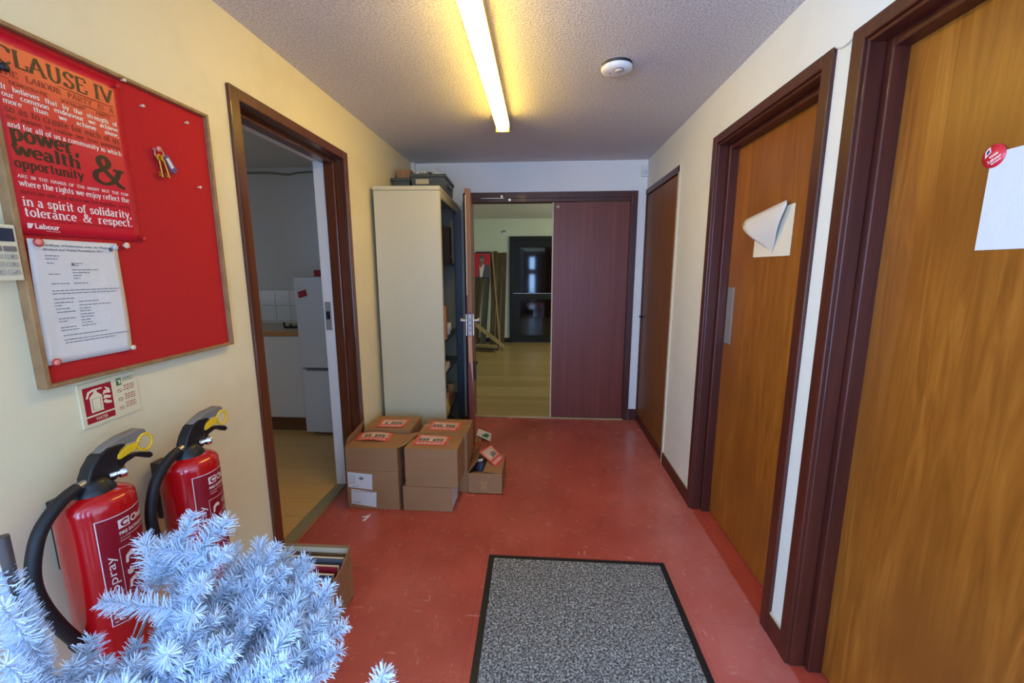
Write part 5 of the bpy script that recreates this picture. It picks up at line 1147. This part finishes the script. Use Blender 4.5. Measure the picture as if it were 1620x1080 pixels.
plank((-0.755, 7.70, 0.0), (-0.925, 8.0, 1.76), (0.028, 0, 0), 0.028, M_PLANKL, 'thin pale batten leaning against the dark planks', 'batten')
plank((-1.27, 7.90, 0.0), (-1.27, 8.20, 1.34), (0.10, 0, 0), 0.02, M_PLANKD, 'dark plank under the placard, farthest from the hall door')
plank((-1.16, 7.90, 0.0), (-1.10, 8.20, 1.34), (0.12, 0, 0), 0.018, M_PLANKG, 'grey board standing under the placard', 'board')
plank((-1.24, 7.70, 0.0), (-1.11, 7.84, 1.30), (0.05, 0, 0), 0.02, M_PLANKD, 'narrow dark plank slanting below the placard')
plank((-0.66, 7.58, 0.002), (-1.22, 7.66, 0.42), (0, 0.02, 0.09), 0.03, M_PLANKL, 'pale board slanting down to the hall floor', 'board')
plank((-0.82, 7.28, 0.002), (-1.45, 7.42, 0.002), (0, 0.10, 0), -0.03, M_PLANKD, 'dark board lying lowest on the hall floor pile', 'board', 'boards lying on the hall floor')
plank((-0.75, 7.46, 0.002), (-1.45, 7.58, 0.002), (0, 0.09, 0), -0.05, M_PLANKG, 'grey board lying on the hall floor behind the dark one', 'board', 'boards lying on the hall floor')
plank((-0.78, 7.36, 0.054), (-1.45, 7.52, 0.054), (0, 0.12, 0.0), -0.045, M_PLANKL, 'pale rounded board on top of the hall floor pile', 'board', 'boards lying on the hall floor')
t = thing('wall_plate', (-0.70, HY1, 2.15), 'small marked plate on the hall wall above the planks', 'plate')
MB().rbox(-0.755, -0.665, HY1-0.012, HY1, 2.115, 2.185, 0.003).build('plate', M_WHITEP, t); MB().tube([(-0.71+0.03*math.cos(a*PI/8), HY1-0.016, 2.145+0.03*math.sin(a*PI/8)) for a in range(9)], 0.008, 6).build('mark', M_INK, t)

# ---- white tinsel tree
TX, TY = -0.862, 0.560
tr = thing('christmas_tree', (TX, TY, 0), 'white tinsel Christmas tree with bare tube top in the left foreground', 'christmas tree')
MB().tube([(TX, TY, 0.03), (TX, TY, 0.55)], 0.016, 14).tube([(TX, TY, 0.55), (TX, TY, 1.028)], 0.008, 14).build('trunk', M_POLE, tr)
b = MB()
for a in (0.4, 0.4+2*PI/3, 0.4+4*PI/3): b.tube([(TX, TY, 0.16), (TX+0.10*math.cos(a), TY+0.10*math.sin(a), 0.05), (TX+0.19*math.cos(a), TY+0.19*math.sin(a), 0.008)], 0.008, 8)
b.build('stand', M_POLE, tr)
tr_r = random.Random(11)
def needles(mb, pts, dens=2300, ln=0.030, wd=0.0017, taper=True):
    pts = [Vector(p) for p in pts]
    seg = [(pts[i+1]-pts[i]).length for i in range(len(pts)-1)]; tot = sum(seg)
    for i in range(len(pts)-1):
        ax = (pts[i+1]-pts[i]).normalized(); a = ax.orthogonal().normalized(); b2 = ax.cross(a)
        for k in range(max(1, int(seg[i]*dens))):
            t = tr_r.random(); p = pts[i].lerp(pts[i+1], t)
            along = (sum(seg[:i])+seg[i]*t)/tot
            ph = tr_r.uniform(0, 2*PI); rad = a*math.cos(ph)+b2*math.sin(ph)
            lean = tr_r.uniform(0.15, 0.85)
            d = (rad + ax*lean).normalized()
            d = (d + Vector((tr_r.uniform(-.15, .15), tr_r.uniform(-.15, .15), tr_r.uniform(-.15, .15)))).normalized()
            L = ln*tr_r.uniform(0.7, 1.15)*(1.0 if along < .8 or not taper else 1.0-0.35*(along-.8)/.2)
            s = d.cross(Vector((tr_r.uniform(-1, 1), tr_r.uniform(-1, 1), tr_r.uniform(-1, 1)))).normalized()*wd*0.5
            q = p + d*L*0.55 + Vector((0, 0, -0.0008)); e = p + d*L
            mb.add([p-s, p+s, q+s, q-s, e+s*0.5, e-s*0.5], [(0, 1, 2, 3), (3, 2, 4, 5)])
def sprig(root, tip, fluff=0.24, twigs=2, sag=0.02, dens=3600, ln=0.029):
    root, tip = Vector(root), Vector(tip)
    L = (tip-root).length; d = (tip-root)/L
    ctrl = [root, root.lerp(tip, 0.5)+Vector((0, 0, sag)), tip]
    path = catmull(ctrl, 8)
    wire = MB().tube(path, 0.0016, 6); nd = MB()
    # tinsel on the outer part
    out = []; acc = 0
    for i in range(len(path)-1, 0, -1):
        out.append(path[i]); acc += (path[i]-path[i-1]).length
        if acc > fluff: break
    out.reverse()
    needles(nd, out, dens, ln)
    for k in range(twigs):
        t = 0.25+0.5*(k+tr_r.random()*0.5)/max(1, twigs)
        i = min(len(out)-2, int(t*(len(out)-1))); p = out[i]; ax = (out[i+1]-p).normalized()
        sd = ax.cross(Vector((0, 0, 1))).normalized()*(1 if k % 2 else -1) + Vector((0, 0, tr_r.uniform(-.2, .5)))
        e = p + (ax*0.75+sd*0.75).normalized()*tr_r.uniform(.07, .11)
        tw = catmull([p, p.lerp(e, .5)+Vector((0, 0, .004)), e], 4)
        wire.tube(tw, 0.0012, 5); needles(nd, tw, dens, ln)
    br = wire.build('branch', M_WIRE, tr); nd.build('tinsel', M_TINSEL, br)
def hub(z): return (TX+0.012, TY+0.006, z)
TIPS=[ (-0.773,0.821,0.911,0.5,0.16,0),(-0.727,0.831,0.891,0.5,0.14,0),(-0.802,0.771,0.871,0.45,0.12,1),(-0.788,0.793,0.875,0.45,0.13,1),(-0.733,0.811,0.837,0.45,0.18,2),(-0.629,0.882,0.797,0.42,0.22,3),(-0.682,0.855,0.779,0.42,0.22,3),(-0.576,0.907,0.747,0.4,0.24,3),(-0.594,0.857,0.756,0.42,0.24,3),(-0.522,0.858,0.733,0.4,0.24,3),(-0.486,0.836,0.711,0.38,0.24,3),(-0.446,0.807,0.706,0.38,0.24,3),(-0.409,0.759,0.705,0.38,0.26,3),(-0.399,0.716,0.688,0.38,0.28,3),(-0.401,0.675,0.687,0.4,0.28,3),(-0.683,0.803,0.771,0.42,0.22,3),(-0.728,0.755,0.807,0.42,0.16,2),(-0.587,0.774,0.743,0.42,0.24,3),(-0.506,0.755,0.719,0.42,0.26,3),(-0.656,0.71,0.753,0.45,0.22,2),(-0.693,0.668,0.761,0.45,0.16,2),(-0.716,0.721,0.783,0.42,0.16,2),(-0.652,0.626,0.737,0.48,0.2,3),(-0.574,0.652,0.737,0.48,0.24,3),(-0.473,0.656,0.723,0.45,0.26,3),(-0.74,0.62,0.737,0.5,0.16,2),(-0.788,0.608,0.744,0.5,0.14,2),(-0.813,0.58,0.769,0.52,0.14,2),(-0.414,0.636,0.701,0.45,0.26,3),(-0.59,0.605,0.711,0.5,0.2,3),(-0.685,0.581,0.725,0.5,0.2,2),(-0.524,0.626,0.685,0.45,0.22,3),(-0.599,0.729,0.725,0.4,0.26,3),(-0.58,0.833,0.729,0.4,0.22,3),(-0.424,0.718,0.709,0.36,0.24,3),(-0.477,0.693,0.702,0.38,0.24,3) ]
ARMS=[ ((-0.727,0.707,0.767),(-0.826,0.651,0.833)),((-0.725,0.789,0.828),(-0.802,0.76,0.864)),((-0.719,0.815,0.857),(-0.702,0.828,0.896)) ]
LEFT=[ (-0.863,0.55,0.971,0.82),(-0.863,0.554,0.933,0.8),(-0.864,0.556,0.884,0.76),(-0.844,0.533,0.865,0.72),(-0.853,0.544,0.812,0.68),(-0.809,0.509,0.947,0.78),(-0.85,0.558,0.772,0.62),(-0.805,0.495,0.862,0.68) ]
for x, y, z, hz, fl, tw in TIPS: sprig(hub(hz), (x, y, z), fl, tw, 0.012)
for a, c in ARMS: sprig(a, c, 0.2, 0, 0.0)
for x, y, z, hz in LEFT: sprig(hub(hz), (x, y, z), 0.20, 0, 0.004, 3600, 0.026)
sprig(hub(0.34), (-0.315, 0.645, 0.596), 0.25, 2, 0.01)
sprig((-0.315, 0.645, 0.596), (-0.279, 0.639, 0.726), 0.10, 0, 0.0)
